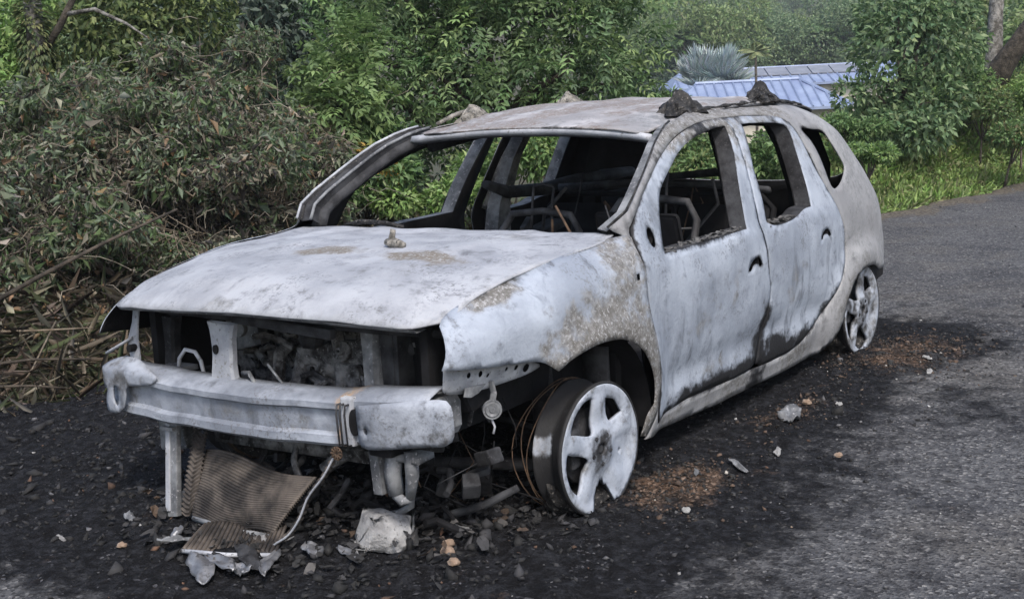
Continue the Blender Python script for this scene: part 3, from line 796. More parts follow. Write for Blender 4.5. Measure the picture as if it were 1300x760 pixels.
# bonnet-latch post, side posts and upper tie bar
def post(name, yb, yt, xb, xt, zb, zt, w, d, mat, hole=True, R=.012):
    b = MB(); zs = np.linspace(zb, zt, 9); V = []
    for z in zs:
        t = (z-zb)/(zt-zb); ww = w*(1+.35*abs(2*t-1)**3); y = yb+(yt-yb)*t; x = xb+(xt-xb)*t
        V += [(x, y-ww/2, z), (x+d*.4, y-ww/2+.008, z), (x+d*.4, y+ww/2-.008, z), (x, y+ww/2, z), (x-d, y+ww/2, z), (x-d, y-ww/2, z)]
    F = []
    for i in range(8):
        for j in range(6): F.append([i*6+j, i*6+(j+1) % 6, (i+1)*6+(j+1) % 6, (i+1)*6+j])
    b.add(V, F); o = b.jit(.004, 12).build(name, M[mat], car, wear=lambda V: np.stack([0*V[:, 0], 0*V[:, 0], .2+0*V[:, 0]], 1))
    if hole:
        h = MB(); z = zb+(zt-zb)*.60; y = yb+(yt-yb)*.6-.02; x = xb+(xt-xb)*.6
        h.prism(curve2(ellipse(y, z, R, R*1.35, 12), .006).tolist(), 0, x-.01, x+d*.4+.006); h.build('post_hole', M['soot'], o)
    return o
post('latch_post', -.175, -.185, .72, .70, .50, .725, .098, .02, 'palesteel')
b_ = MB(); b_.box((.73, -.165, .505), (.05, .17, .02), None, .006); b_.box((.72, -.25, .497), (.04, .05, .03), Matrix.Rotation(.5, 3, 'X'), .004); b_.build('latch_post_foot', M['palesteel'], car)
post('side_post', -.585, -.57, .60, .59, .44, .70, .05, .03, 'sootgrey', False)
post('side_post', .385, .37, .60, .58, .47, .72, .055, .05, 'greysteel', False)
b_ = MB(); b_.box((.55, .425, .60), (.05, .06, .27), None, .006); b_.box((.52, .46, .62), (.10, .02, .24)); b_.jit(.004, 9).build('side_post_flange', M['sootgrey'], car)
b_ = MB(); ys = np.linspace(-.66, .72, 20)
b_.tube([(.66-.10*(abs(y)/.7)**2, y, .742-.018*(abs(y)/.7)**2) for y in ys], .026, 8, squash=.75); b_.jit(.004, 8).build('upper_tie_bar', M['sootgrey'], car, True)
b_ = MB(); b_.box((.70, .10, .735), (.03, .44, .035), Matrix.Rotation(-.06, 3, 'X'), .006); b_.build('tie_bar_plate', M['sootgrey'], car)
# right wing's inner bracket and headlamp remains, seen through the empty lamp opening
b_ = MB(); b_.tube([(.62, -.70, .76), (.64, -.70, .68), (.66, -.69, .62), (.67, -.68, .55), (.68, -.67, .50)], [.018, .02, .03, .028, .02], 8, squash=.35)
b_.tube([(.70, -.80, .57), (.69, -.74, .60), (.67, -.68, .63)], .011, 6, squash=.5); b_.jit(.006, 12).build('lamp_bracket', M['palesteel'], car, True)
b_ = MB(); b_.prism(curve2(ellipse(-.675, .595, .012, .014, 10), .006).tolist(), 0, .65, .70); b_.build('lamp_bracket_hole', M['soot'], car)
b_ = MB(); b_.box((.66, -.47, .50), (.06, .18, .03), Matrix.Rotation(.1, 3, 'X'), .006); b_.box((.62, -.52, .52), (.10, .10, .02), None, .004); b_.jit(.01, 14).build('lamp_tray', M['greysteel'], car)
b_ = MB(); b_.tube([(.66, -.47, .50), (.66, -.455, .57), (.66, -.42, .605), (.66, -.37, .60), (.66, -.345, .57), (.66, -.33, .50)], .0075, 7); b_.build('bent_pipe', M['palesteel'], car, True)
b_ = MB(); b_.tube([(.70, -.10, .56), (.71, -.06, .565), (.72, -.03, .54), (.72, -.02, .49)], .0075, 7); b_.tube([(.70, .02, .60), (.70, .10, .52), (.69, .16, .47)], .005, 5); b_.build('hose_end', M['greysteel'], car, True)
b_ = MB(); b_.box((.45, -.33, .645), (.05, .16, .14), Matrix.Rotation(.25, 3, 'X'), .012); b_.prism(curve2(ellipse(-.33, .65, .03, .03, 10), .01).tolist(), 0, .47, .49)
b_.jit(.012, 10).build('battery_tray', M['greysteel'], car)
# engine bay
b_ = MB(); b_.box((.22, .02, .50), (.40, .52, .40), None, .03); b_.box((.30, .05, .66), (.26, .46, .08), None, .02); b_.box((.18, -.38, .46), (.36, .30, .30), None, .04)
for k in range(4): b_.tube([(.40, -.12+.1*k, .62), (.50, -.12+.1*k, .58), (.54, -.11+.1*k, .48), (.50, -.10+.1*k, .38)], .024, 7)
b_.jit(.012, 11).build('engine_block', M['engine'], car)
for k in range(26):
    y = random.uniform(-.50, .66); z = random.uniform(.36, .66); x = random.uniform(.36, .52)
    pth = [(x+random.uniform(-.03, .03)+.03*j*random.uniform(-.5, 1), y+random.uniform(-.05, .05)*j, z+random.uniform(-.04, .03)*j) for j in range(4)]
    MB().tube(pth, random.uniform(.004, .014), 6).jit(.01, 10).build('burnt_hose', M['engine'], car, True)
for (x, y, z, r, w) in ((.50, .10, .55, .055, .05), (.46, .28, .46, .07, .05), (.48, -.08, .44, .05, .04), (.52, .20, .62, .035, .06), (.44, .56, .50, .06, .08)):
    b_ = MB(); b_.lathe([(.004, w/2), (r*.35, w/2), (r*.4, w*.3), (r*.9, w*.3), (r, w*.2), (r, -w*.2), (r*.8, -w/2)], Matrix.Translation((x, y, z)) @ Matrix.Rotation(-math.pi/2, 4, 'Z') @ Matrix.Rotation(random.uniform(-.3, .3), 4, 'X'), 18)
    b_.jit(.006, 20, y).build('pulley', M['engine'], car, True)
b_ = MB(); b_.box((.50, .15, .60), (.04, .30, .07), Matrix.Rotation(.15, 3, 'X'), .012); b_.box((.52, .22, .52), (.03, .12, .12), None, .012); b_.jit(.03, 14).build('manifold', M['engine'], car)
b_ = MB(); b_.box((.46, .60, .62), (.10, .24, .22), None, .02); b_.box((.50, .58, .48), (.14, .30, .06), Matrix.Rotation(.2, 3, 'X'), .01); b_.jit(.03, 10).build('air_box_remains', M['soot'], car)
for s in (1, -1):   # inner wings and rails
    b_ = MB(); b_.box((.15, s*.62, .60), (.95, .03, .42)); b_.box((.25, s*.52, .42), (1.0, .09, .12), None, .01)
    b_.build('inner_wing', M['soot'], car)
    b_ = MB()
    ang = np.linspace(1.05, math.pi*1.04, 16)
    V = []; 
    for a in ang:
        for y in (.60, .72, .845): V.append((-.045+.365*math.cos(a), s*y, .235+.372*math.sin(a)))
    F = []
    for i in range(len(ang)-1):
        for j in range(2): F.append([i*3+j, i*3+j+1, (i+1)*3+j+1, (i+1)*3+j])
    b_.add(V, F); b_.build('arch_liner', M['soot'], car, True)
# flange strip under the left wing, with its bolt holes
fs = curve2([(.700, .648, 1), (.60, .633), (.461, .614), (.36, .603), (.31, .59), (.285, .572), (.36, .552), (.50, .546), (.64, .556), (.695, .578)], .015)
holes = [curve2(ellipse(x, z, r, r*1.1, 9), .008) for x, z, r in ((.60, .608, .009), (.55, .602, .010), (.515, .590, .007), (.43, .592, .007), (.385, .588, .009), (.34, .578, .013))]
def fs_map(P):
    Q = side_map(P); Q[:, 1] -= .046+.01*sm(.60, .56, P[:, 1]); return Q
fl = panel('wing_flange', fs, holes, fs_map, [M['palesteel'], M['sootgrey']], car, .016, .003, wear_none, OUTL, .003, 71.0)
b_ = MB(); b_.prism([(.52, .565), (.62, .575), (.63, .548), (.60, .54), (.56, .545)], 1, .765, .772); b_.tube([(.50, .775, .57), (.49, .778, .53), (.50, .776, .50)], .012, 6, squash=.4); b_.build('horn_bracket', M['greysteel'], car)
b_ = MB(); b_.lathe([(.001, .012), (.010, .012), (.012, .008), (.026, .010), (.030, .004), (.037, .006), (.038, -.008), (.03, -.02), (.001, -.02)], Matrix.Translation((.50, .776, .478)) @ Matrix.Rotation(-.85, 4, 'Z') @ Matrix.Scale(.82, 4), 22)
auto_smooth(b_.build('horn_disc', M['greysteel'], car), 20)
b_ = MB(); b_.tube([(.50, .77, .45), (.49, .775, .42), (.50, .775, .40)], .004, 5); b_.build('horn_pin', M['palesteel'], car, True)
# stubs of the front rails under the beam
b_ = MB()
b_.box((.70, .475, .30), (.05, .035, .15), Matrix.Rotation(.08, 3, 'X'), .004); b_.tube([(.69, .53, .37), (.70, .525, .29), (.70, .535, .23)], [.028, .026, .022], 8)
b_.tube([(.69, .60, .37), (.70, .605, .30), (.69, .58, .22)], [.024, .022, .016], 8); b_.box((.67, .55, .35), (.08, .18, .02)); b_.tube([(.70, .535, .23), (.70, .56, .205), (.69, .58, .22)], .016, 7)
b_.jit(.008, 14).build('rail_stub', M['greysteel'], car, True)
b_ = MB(); b_.box((.60, -.58, .275), (.06, .13, .13), Matrix.Rotation(.1, 3, 'X'), .012); b_.jit(.01, 12).build('rail_stub', M['greysteel'], car)
b_ = MB(); b_.box((.60, .05, .30), (.05, .80, .05)); b_.tube([(.55, .30, .33), (.62, .22, .28), (.64, .18, .24)], .02, 7); b_.tube([(.58, .02, .33), (.66, .06, .27), (.68, .10, .22)], .012, 6)
b_.box((.62, -.10, .325), (.04, .10, .02)); b_.jit(.014, 12).build('lower_crossmember', M['engine'], car, True)
# crowded burnt fittings through the bay and below the beam
for k in range(64):
    up = k < 40
    c_ = (random.uniform(.34, .56), random.uniform(-.50, .68), random.uniform(.38, .68)) if up else (random.uniform(.38, .66), random.uniform(-.52, .66), random.uniform(.05, .34))
    R_ = Matrix.Rotation(random.uniform(0, 3), 3, 'Z') @ Matrix.Rotation(random.uniform(-.7, .7), 3, 'X'); q = MB()
    if k % 3 == 0 and up: q.lathe([(.003, .03), (.02, .03), (.024, .022), (.03, .01), (.03, -.02), (.012, -.03)], Matrix.Translation(c_) @ R_.to_4x4() @ Matrix.Scale(random.uniform(.7, 1.5), 4), 12)
    elif k % 3 == 1: q.box(c_, (random.uniform(.008, .03), random.uniform(.04, .13), random.uniform(.02, .08)), R_, .003)
    else: q.tube([Vector(c_)+R_ @ Vector((-.06, 0, 0)), Vector(c_)+R_ @ Vector((-.02, .02, .01)), Vector(c_)+R_ @ Vector((.03, .01, -.02)), Vector(c_)+R_ @ Vector((.07, -.02, -.05))], random.uniform(.006, .016), 7)
    q.jit(.004, 14, k*1.3).build('burnt_fitting', M[('engine' if k % 4 else 'sootgrey') if up else ('sootgrey' if k % 3 else 'soot')], car)
b_ = MB(); b_.box((.40, .08, .665), (.12, .40, .05), Matrix.Rotation(.04, 3, 'X'), .015)
for k in range(7): b_.box((.455, -.08+.055*k, .665), (.02, .02, .06), None, .004)
b_.jit(.008, 14).build('valve_cover', M['engine'], car)
# suspension and steering arms behind the front wheel
for s in (1, -1):
    b_ = MB(); b_.tube([(-.02, s*.62, .22), (-.06, s*.60, .42), (-.08, s*.58, .66)], [.035, .04, .045], 10); b_.tube([(.30, s*.30, .19), (.05, s*.62, .15)], .022, 7); b_.tube([(-.30, s*.30, .19), (-.02, s*.62, .15)], .022, 7)
    b_.tube([(-.18, s*.20, .24), (-.14, s*.60, .21)], .012, 6); b_.box((-.20, s*.74, .36), (.02, .10, .34))
    b_.jit(.006, 10).build('strut', M['sootgrey'], car, True)

# ---- what is left of the roof rack: four slumped feet and scraps of rail
def foot(x, y, L, W_, Hh, mat, rot=0.0):
    n, k = 26, 9; V = []; z0 = float(roofZ(x, np.clip(y, -.55, .55)))
    for i in range(k):
        t = i/(k-1); rr = (1-t)**1.15*.92+.08
        for j in range(n):
            a = 2*math.pi*j/n
            ridge = 1+.22*math.sin(a*7+i*.9)*(1-t)+.12*math.sin(a*13)
            px = L*.5*rr*math.cos(a)*ridge+L*.10*t; py = W_*.5*(rr*.9+.1)*math.sin(a)*ridge
            V.append((x+px*math.cos(rot)-py*math.sin(rot), y+px*math.sin(rot)+py*math.cos(rot), z0-.010+Hh*(t**.8)))
    F = [[i*n+j, i*n+(j+1) % n, (i+1)*n+(j+1) % n, (i+1)*n+j] for i in range(k-1) for j in range(n)]+[[(k-1)*n+j for j in range(n)]]
    b = MB(); b.add(V, F); return b.jit(.016, 22, x).build('rack_foot', M[mat], car)
foot(-1.38, .52, .33, .16, .105, 'char'); foot(-2.22, .52, .30, .14, .095, 'char')
M['ashfoot'] = simple('ashen_rack', (.10, .095, .085), (.34, .32, .29), 30, .9, .9, c3=(.05, .05, .05), bd=.02)
foot(-1.30, -.52, .30, .15, .075, 'ashfoot', .2); foot(-2.12, -.50, .22, .13, .065, 'ashfoot')
rr = lambda x, y: float(roofZ(x, y))+.004
b_ = MB(); b_.tube([(x, .552+.006*math.sin(x*9), rr(x, .552)) for x in np.linspace(-1.50, -2.08, 16)], .007+.004*np.sin(np.arange(16)*1.3), 6); b_.jit(.010, 18).build('rack_rail_scrap', M['char'], car, True)
b_ = MB(); b_.tube([(x, .548, rr(x, .548)+.004) for x in np.linspace(-2.30, -2.66, 10)], np.linspace(.016, .005, 10), 6); b_.jit(.014, 18).build('rack_rail_scrap', M['char'], car, True)
b_ = MB(); b_.tube([(-1.08, -.585, 1.29), (-1.18, -.56, 1.325), (-1.3, -.55, 1.34)], [.008, .012, .01], 6); b_.jit(.01, 18).build('rack_rail_scrap', M['ashfoot'], car, True)

# ---- wheels
def face_map_factory(Mx):
    def f(P):
        r = np.hypot(P[:, 0], P[:, 1]); a = np.arctan2(P[:, 1], P[:, 0])
        k = np.cos((a-math.pi/2)*5)             # spoke crowns
        d = .004*sm(.17, .215, r)-.012*sm(.10, .16, r)*(1-sm(.17, .21, r))*(1-k)*.5+.010*(1-sm(.05, .10, r))-.006*np.exp(-((r-.11)/.03)**2)+.006*sm(.2, 1, k)*sm(.06, .12, r)*(1-sm(.17, .2, r))
        L = np.stack([-P[:, 0], d, P[:, 1]], 1)
        return L @ np.array(Mx)[:3, :3].T+np.array(Mx)[:3, 3]
    return f
RW = .224
def _w(): pass
def wheel(x, y, z, steer, broken, seed, flipy=1):
    Mx = Matrix.Translation((x, y, z)) @ Matrix.Rotation(steer, 4, 'Z') @ (Matrix.Identity(4) if flipy > 0 else Matrix.Rotation(math.pi, 4, 'Z'))
    out = []
    for i in range(96):
        a = 2*math.pi*i/96; deg = math.degrees(a) % 360; r = RW
        if broken and 258 < deg < 288:
            r = .165+.012*math.sin(deg*.9)-.055*math.sin((deg-258)/30*math.pi)
        elif broken and (252 < deg <= 258 or 288 <= deg < 296): r = RW-.010
        out.append((r*math.cos(a), r*math.sin(a)))
    out = np.array(out)
    holes = []
    for k in range(5):
        a0 = math.radians(90+36+72*k)
        if broken and k == 2: continue
        def pt(r, da): return (r*math.cos(a0+math.radians(da)), r*math.sin(a0+math.radians(da)))
        if k == 3: pts = [pt(.128, -4), pt(.128, 4), pt(.140, 4), pt(.140, -4)]
        elif k == 4: pts = [pt(.110, -9, ) , pt(.118, 9), pt(.175, 20)+(1,), pt(.182, 0), pt(.175, -20)+(1,)]
        else: pts = [pt(.076, 0), pt(.098, 15), pt(.150, 22.5), pt(.189, 26)+(1,), pt(.199, 12), pt(.200, 0), pt(.199, -12), pt(.189, -26)+(1,), pt(.150, -22.5), pt(.098, -15)]
        h = curve2(pts, .012)
        if broken:
            dd = np.degrees(np.arctan2(h[:, 1], h[:, 0])) % 360
        holes.append(h)
    for k in range(5):
        a0 = math.radians(54+72*k); holes.append(curve2(ellipse(.052*math.cos(a0), .052*math.sin(a0), .008, .008, 8), .006))
    holes.append(curve2(ellipse(0, 0, .021, .021, 14), .008))
    def wear_rim(V):
        r = np.linalg.norm(V-np.array(Mx)[:3, 3], axis=1)
        so = .80*(1-sm(.05, .095, r)); g = (.15 if broken else .38)+.5*nz(V, 14, seed); so = np.maximum(so, (.10 if broken else .42)+.5*nz(V, 11, seed+4))
        if not broken or seed > 5: so = np.maximum(so, .62*(1-sm(.10, .17, r))*(nz(V, 9, seed) > -.15)); g = .5+0*r
        return np.stack([.35*(1-sm(.04, .09, r)), so*.8, g], 1)
    onrm = (np.array(Mx)[:3, 1]).tolist()
    rim = panel('wheel', out, holes, face_map_factory(Mx), [M['alloy'], M['sootgrey']], car, .011, .016, wear_rim, onrm, .003, seed)
    arc0, arc1 = (math.radians(284), math.radians(360+251)) if broken else (0, 2*math.pi)
    iM = np.array(Mx.inverted())
    def barrel_wear(V):
        L_ = V @ iM[:3, :3].T+iM[:3, 3]; an = np.degrees(np.arctan2(L_[:, 2], L_[:, 0]))
        bare = np.exp(-((an-14)/10)**2)*sm(-.05, -.065, L_[:, 1])*1.05 if broken else 0*an
        return np.stack([.3+0*an, np.clip(1.05-bare+.3*nz(V, 18, seed), 0, 1), .4+0*an], 1)
    b = MB(); b.lathe([(RW+.001, .004), (RW+.004, -.004), (RW-.004, -.014), (RW-.012, -.02), (RW-.016, -.04), (RW-.03, -.050), (RW-.03, -.07), (RW-.014, -.095), (RW-.006, -.112), (RW+.002, -.118)], Mx, 64, arc0, arc1)
    bo = b.jit(.003, 14, seed).build('rim_barrel', M['alloy'], rim, True, wear=barrel_wear)
    md = bo.modifiers.new('t', 'SOLIDIFY'); md.thickness = .005
    b = MB(); b.lathe([(.02, -.055), (.13, -.055), (.132, -.06), (.132, -.078), (.13, -.083), (.05, -.083)], Mx, 40); b.build('brake_disc', M['sootgrey'], rim, True)
    b = MB()
    V = Mx @ Vector((.10, -.07, .02)); b.box(V, (.06, .08, .14), Matrix.Rotation(steer, 3, 'Z'), .015); b.jit(.01, 14).build('brake_caliper', M['sootgrey'], rim)
    b = MB()
    for k in range(5):
        a0 = math.radians(54+72*k); c0 = Mx @ Vector((.052*math.cos(a0), -.012, .052*math.sin(a0))); c1 = Mx @ Vector((.052*math.cos(a0), .012, .052*math.sin(a0))); b.tube([c0, c1], .008, 6)
    b.tube([Mx @ Vector((0, -.04, 0)), Mx @ Vector((0, -.004, 0)), Mx @ Vector((0, .004, 0))], [.026, .024, .012], 12)
    b.build('hub', M['sootgrey'], rim)
    # tyre burnt down to a ring of char and bead wire
    b = MB(); n, k = 40, 9; V = []
    for i in range(n):
        a = math.radians(-155+130*i/(n-1)); 
        w = math.sin(math.pi*i/(n-1))**.5
        for j in range(k):
            t = 2*math.pi*j/k
            V.append(Mx @ Vector(((RW-.02+.045*w*math.cos(t))*math.cos(a), -.095+.085*w*math.sin(t), max(-z+.004, (RW-.02+.045*w*math.cos(t))*math.sin(a)))))
    F = [[i*k+j, i*k+(j+1) % k, (i+1)*k+(j+1) % k, (i+1)*k+j] for i in range(n-1) for j in range(k)]
    b.add([v[:] for v in V], F); b.jit(.022, 16, seed).build('tyre_char', M['char'], rim)
    for q, (rr, off, sq) in enumerate(((RW+.008, -.15, 1.02), (RW+.010, -.175, 1.05), (RW+.004, -.13, .99))):
        b = MB(); th = np.linspace(0, 2*math.pi, 40)
        P = [Mx @ Vector((rr*math.cos(t)*sq, off-.015*math.sin(3*t+q), max(-z+.006, rr*math.sin(t)/sq))) for t in th]
        b.tube([p[:] for p in P], .0022, 5, False).build('bead_wire', M['rust'], rim, True)
    return rim
# wiring and scraps dangling before the front wheel
for k in range(10):
    y = random.uniform(.42, .78); x = random.uniform(.22, .52); z = random.uniform(.30, .52); ln = random.uniform(.15, .38)
    pth = [(x, y, z), (x+random.uniform(-.05, .05), y+random.uniform(-.06, .06), z-ln*.4), (x+random.uniform(-.08, .08), y+random.uniform(-.08, .08), z-ln*.75), (x+random.uniform(-.12, .12), y+random.uniform(-.1, .1), max(.02, z-ln))]
    MB().tube(pth, random.choice([.002, .003, .005]), 5).build('dangling_wire', M[random.choice(['soot', 'sootgrey', 'soot', 'rust'])], car, True)
for k in range(9):
    c_ = (random.uniform(.25, .55), random.uniform(.45, .72), random.uniform(.12, .46))
    MB().box(c_, (random.uniform(.03, .09), random.uniform(.03, .09), random.uniform(.02, .08)), Matrix.Rotation(random.uniform(0, 3), 3, 'Z') @ Matrix.Rotation(random.uniform(-.6, .6), 3, 'X'), .008).jit(.008, 12, k).build('burnt_fitting', M[random.choice(['soot', 'sootgrey', 'sootgrey'])], car)
w1 = wheel(0, .862, .224, math.radians(-5), True, 3.0); w1['label'] = 'front wheel with the rim melted through at the bottom'
w2 = wheel(-2.673, .862, .220, math.radians(-3), False, 7.0); w2['label'] = 'rear wheel with soot-stained centre'
wheel(0, -.862, .224, math.radians(-5), False, 4.0, -1); wheel(-2.673, -.862, .22, 0, False, 8.0, -1)

# ------------------------------------------------------------------ ground and road
def vn(x, y, seed=0):
    x = np.asarray(x, float); y = np.asarray(y, float)
    xi = np.floor(x).astype(np.int64); yi = np.floor(y).astype(np.int64); fx = x-xi; fy = y-yi
    fx = fx*fx*(3-2*fx); fy = fy*fy*(3-2*fy)
    def h(a, b):
        n = (a*374761393+b*668265263+seed*1442695041) & 0xffffffff
        n = ((n ^ (n >> 13))*1274126177) & 0xffffffff
        return ((n ^ (n >> 16)) & 0xffff)/65535.0
    return (h(xi, yi)*(1-fx)+h(xi+1, yi)*fx)*(1-fy)+(h(xi, yi+1)*(1-fx)+h(xi+1, yi+1)*fx)*fy
def fbm(x, y, sc, oct=4, seed=0):
    r = 0; a = 1; t = 0
    for i in range(oct): r = r+a*(vn(x*sc, y*sc, seed+i)-.5); t += a; a *= .55; sc *= 2.03
    return r/t

YEDGE = hs([(10, -2.9), (2, -2.62), (0, -2.53), (-1, -2.45), (-4, -2.02), (-8.5, -1.0), (-9.74, -.70), (-11.7, -.32), (-15, .9), (-20, 3.5), (-34, 13)])
HB = hs([(10, .55), (0, .55), (-1.5, .48), (-3, .32), (-6, .18), (-8, .18), (-10, .42), (-12, .85), (-15, 1.1), (-30, .8)])
def terrain(x, y):
    s = YEDGE(x)-y
    h = -.03+HB(x)*sm(.02, 1.7, s)*(1-.75*sm(1.7, 3.4, s)*sm(-4, -7, x))+.20*fbm(x, y, .6, 3, 5)*sm(.2, 1.5, s)
    h = h-3.4*sm(5.5, 19, s)+44*sm(46, 180, s)**1.15
    return h
def axis(lo, hi, c, fine, r):
    out = [c]; st = fine; x = c
    while x < hi: x += st; st *= r; out.append(min(x, hi))
    st = fine; x = c
    while x > lo: x -= st; st *= r; out.append(max(x, lo))
    return np.array(sorted(set(out)))
gx = axis(-260, 60, -2, .22, 1.035); gy = axis(-240, 60, -2.6, .2, 1.035)
X, Y_ = np.meshgrid(gx, gy, indexing='ij'); Z = terrain(X, Y_)
ni, nj = X.shape; idx = np.arange(ni*nj).reshape(ni, nj)
F = np.stack([idx[:-1, :-1], idx[1:, :-1], idx[1:, 1:], idx[:-1, 1:]], -1).reshape(-1, 4)
def ground_mat():
    mt, nt, b, out = new_mat('soil_and_litter'); co = coords(nt)
    n1 = noise_n(nt, .8, 6, .6, co); n2 = noise_n(nt, 9, 6, .65, co)
    c_ = mix(nt, mrange(nt, n1, .4, .6), (.045, .05, .022), (.06, .048, .032))
    c_ = mix(nt, mrange(nt, n2, .45, .7), c_, (.028, .04, .014))
    nt.links.new(c_, b.inputs['Base Color']); b.inputs['Roughness'].default_value = .95
    add_bump(nt, b, n2, .8, .05); return mt
tag(mesh_obj('ground', np.stack([X, Y_, Z], -1).reshape(-1, 3), F, ground_mat()), kind='structure')

def ash_amount(x, y):
    dx = np.maximum(np.maximum(-3.1-x, x-1.15), 0); dy = np.maximum(np.maximum(-2.6-y, y-1.05), 0)
    d = np.hypot(dx, dy)
    a = 1-sm(.0, .85, d+.75*fbm(x, y, 1.3, 4, 3)+.05)
    a = a*(1-.75*sm(-1.2, -3.2, x)*sm(-1.0, -1.6, y))
    far = .72*(1-sm(.3, 2.3, d))
    return np.clip(np.maximum(a, far*(.55+fbm(x, y, 1.1, 4, 9))), 0, 1)
def rust_amount(x, y):
    r = np.exp(-(((x+.34)/.24)**2+((y-.99)/.15)**2))*1.15+np.exp(-(((x+2.70)/.40)**2+((y-1.08)/.24)**2))*.7+np.exp(-(((x+1.45)/.30)**2+((y-.98)/.10)**2))*.55+.55*np.exp(-(((x+4.2)/.5)**2+((y-2.1)/.35)**2))
    return np.clip(r, 0, 1)
def road_z(x, y):
    a = ash_amount(x, y)
    z = .006*fbm(x, y, .7, 3, 21)+.0035*fbm(x, y, 22, 2, 31)
    cl = np.maximum(0, fbm(x, y, 9, 4, 41)+.05)
    z = z+a*(.075*cl**1.2+.030*np.maximum(0, fbm(x, y, 26, 3, 45))+.022*fbm(x, y, 3.0, 3, 51)*sm(.3, .9, a))
    z = z+.07*np.exp(-(((x-.55)/.33)**2+((y-.05)/.55)**2))*(.6+fbm(x, y, 7, 3, 48))
    z = z+rust_amount(x, y)*.02*np.maximum(0, fbm(x, y, 14, 3, 61)+.2)
    return z+.004
rx = np.concatenate([np.arange(-4.4, 2.2, .024), ])
rx = np.concatenate([np.linspace(-30, -4.4, 220)[:-1]*1.0, rx, np.linspace(2.2, 6, 20)])
rt = np.concatenate([np.linspace(0, 5.3, 221), np.linspace(5.3, 9, 20)[1:]])
X, T = np.meshgrid(rx, rt, indexing='ij')
Yr = YEDGE(X)+T-.12*sm(.5, 0, T)*(fbm(X, T*0, 1.7, 3, 77)*3)
Z = road_z(X, Yr)-.05*sm(.12, 0, T)
ni, nj = X.shape; idx = np.arange(ni*nj).reshape(ni, nj)
F = np.stack([idx[:-1, :-1], idx[1:, :-1], idx[1:, 1:], idx[:-1, 1:]], -1).reshape(-1, 4)
xx, yy = X.ravel(), Yr.ravel()
verge = 1-sm(.05, .8, T.ravel()+.6*fbm(xx, yy, 2.0, 3, 91))
A3 = np.stack([ash_amount(xx, yy), rust_amount(xx, yy), verge], 1)
def road_mat():
    mt, nt, b, out = new_mat('worn_asphalt'); co = coords(nt)
    at_ = N(nt, 'ShaderNodeAttribute', attribute_name='wear'); sp = N(nt, 'ShaderNodeSeparateColor'); nt.links.new(at_.outputs['Color'], sp.inputs[0])
    n1 = noise_n(nt, 1.1, 5, .6, co); n2 = noise_n(nt, 26, 6, .72, co); n3 = noise_n(nt, 120, 3, .6, co); n4 = noise_n(nt, 7, 6, .65, co)
    vo = N(nt, 'ShaderNodeTexVoronoi'); vo.inputs['Scale'].default_value = 95; nt.links.new(co, vo.inputs['Vector'])
    vc = N(nt, 'ShaderNodeSeparateColor'); nt.links.new(vo.outputs['Color'], vc.inputs[0])
    c_ = mix(nt, mrange(nt, n1, .35, .65), (.060, .061, .067), (.10, .101, .106))
    c_ = mix(nt, mrange(nt, n2, .40, .66), c_, (.128, .128, .132))
    c_ = mix(nt, mrange(nt, n4, .52, .72, 0, .7), c_, (.062, .063, .070))
    n8 = noise_n(nt, 13, 7, .75, co, .6); n9 = noise_n(nt, 2.6, 6, .7, co, 1.0)
    c_ = mix(nt, mrange(nt, n8, .55, .70, 0, .7), c_, (.165, .163, .16))
    c_ = mix(nt, mrange(nt, n8, .44, .34, 0, .85), c_, (.045, .046, .052))
    c_ = mix(nt, mrange(nt, n9, .54, .66, 0, .75), c_, (.070, .072, .080))
    c_ = mix(nt, mrange(nt, noise_n(nt, .55, 6, .65, co, 1.2), .48, .66, 0, .65), c_, (.125, .117, .108))
    c_ = mix(nt, mrange(nt, noise_n(nt, .9, 7, .72, co, 1.5), .50, .60, 0, .6), c_, (.048, .049, .056))
    c_ = mix(nt, math_n(nt, 'MULTIPLY', mrange(nt, vc.outputs[0], .86, .90), .6), c_, (.27, .265, .26))
    c_ = mix(nt, math_n(nt, 'MULTIPLY', mrange(nt, vc.outputs[1], .72, .76), .8), c_, (.030, .030, .033))
    def edge(ch, w, nn, k=1.5):
        s = math_n(nt, 'ADD', sp.outputs[ch], math_n(nt, 'MULTIPLY', math_n(nt, 'SUBTRACT', nn, .5), k)); return mrange(nt, s, .5-w/2, .5+w/2)
    ver = mix(nt, mrange(nt, n2, .4, .6), (.06, .052, .042), (.16, .14, .115))
    c_ = mix(nt, edge(2, .5, n4), c_, ver)
    soot = mix(nt, mrange(nt, n2, .42, .66), (.006, .006, .007), (.022, .023, .027))
    soot = mix(nt, math_n(nt, 'MULTIPLY', mrange(nt, vc.outputs[2], .95, .97), mrange(nt, n4, .5, .65)), soot, (.10, .10, .11))
    c_ = mix(nt, edge(0, .55, n4), c_, soot)
    ru = mix(nt, mrange(nt, n2, .40, .62), (.030, .022, .017), (.105, .068, .048))
    ru = mix(nt, mrange(nt, vc.outputs[1], .8, .85), ru, (.18, .13, .10))
    c_ = mix(nt, edge(1, .5, n4, 2.0), c_, ru)
    nt.links.new(c_, b.inputs['Base Color'])
    b.inputs['Roughness'].default_value = .9; b.inputs['Specular IOR Level'].default_value = .12
    hh = math_n(nt, 'ADD', math_n(nt, 'MULTIPLY', vo.outputs['Distance'], .7), math_n(nt, 'ADD', n2, math_n(nt, 'MULTIPLY', n3, .5)))
    add_bump(nt, b, hh, .8, .012); return mt
tag(mesh_obj('road', np.stack([X, Yr, Z], -1).reshape(-1, 3), F, road_mat(), attr=A3), kind='structure')

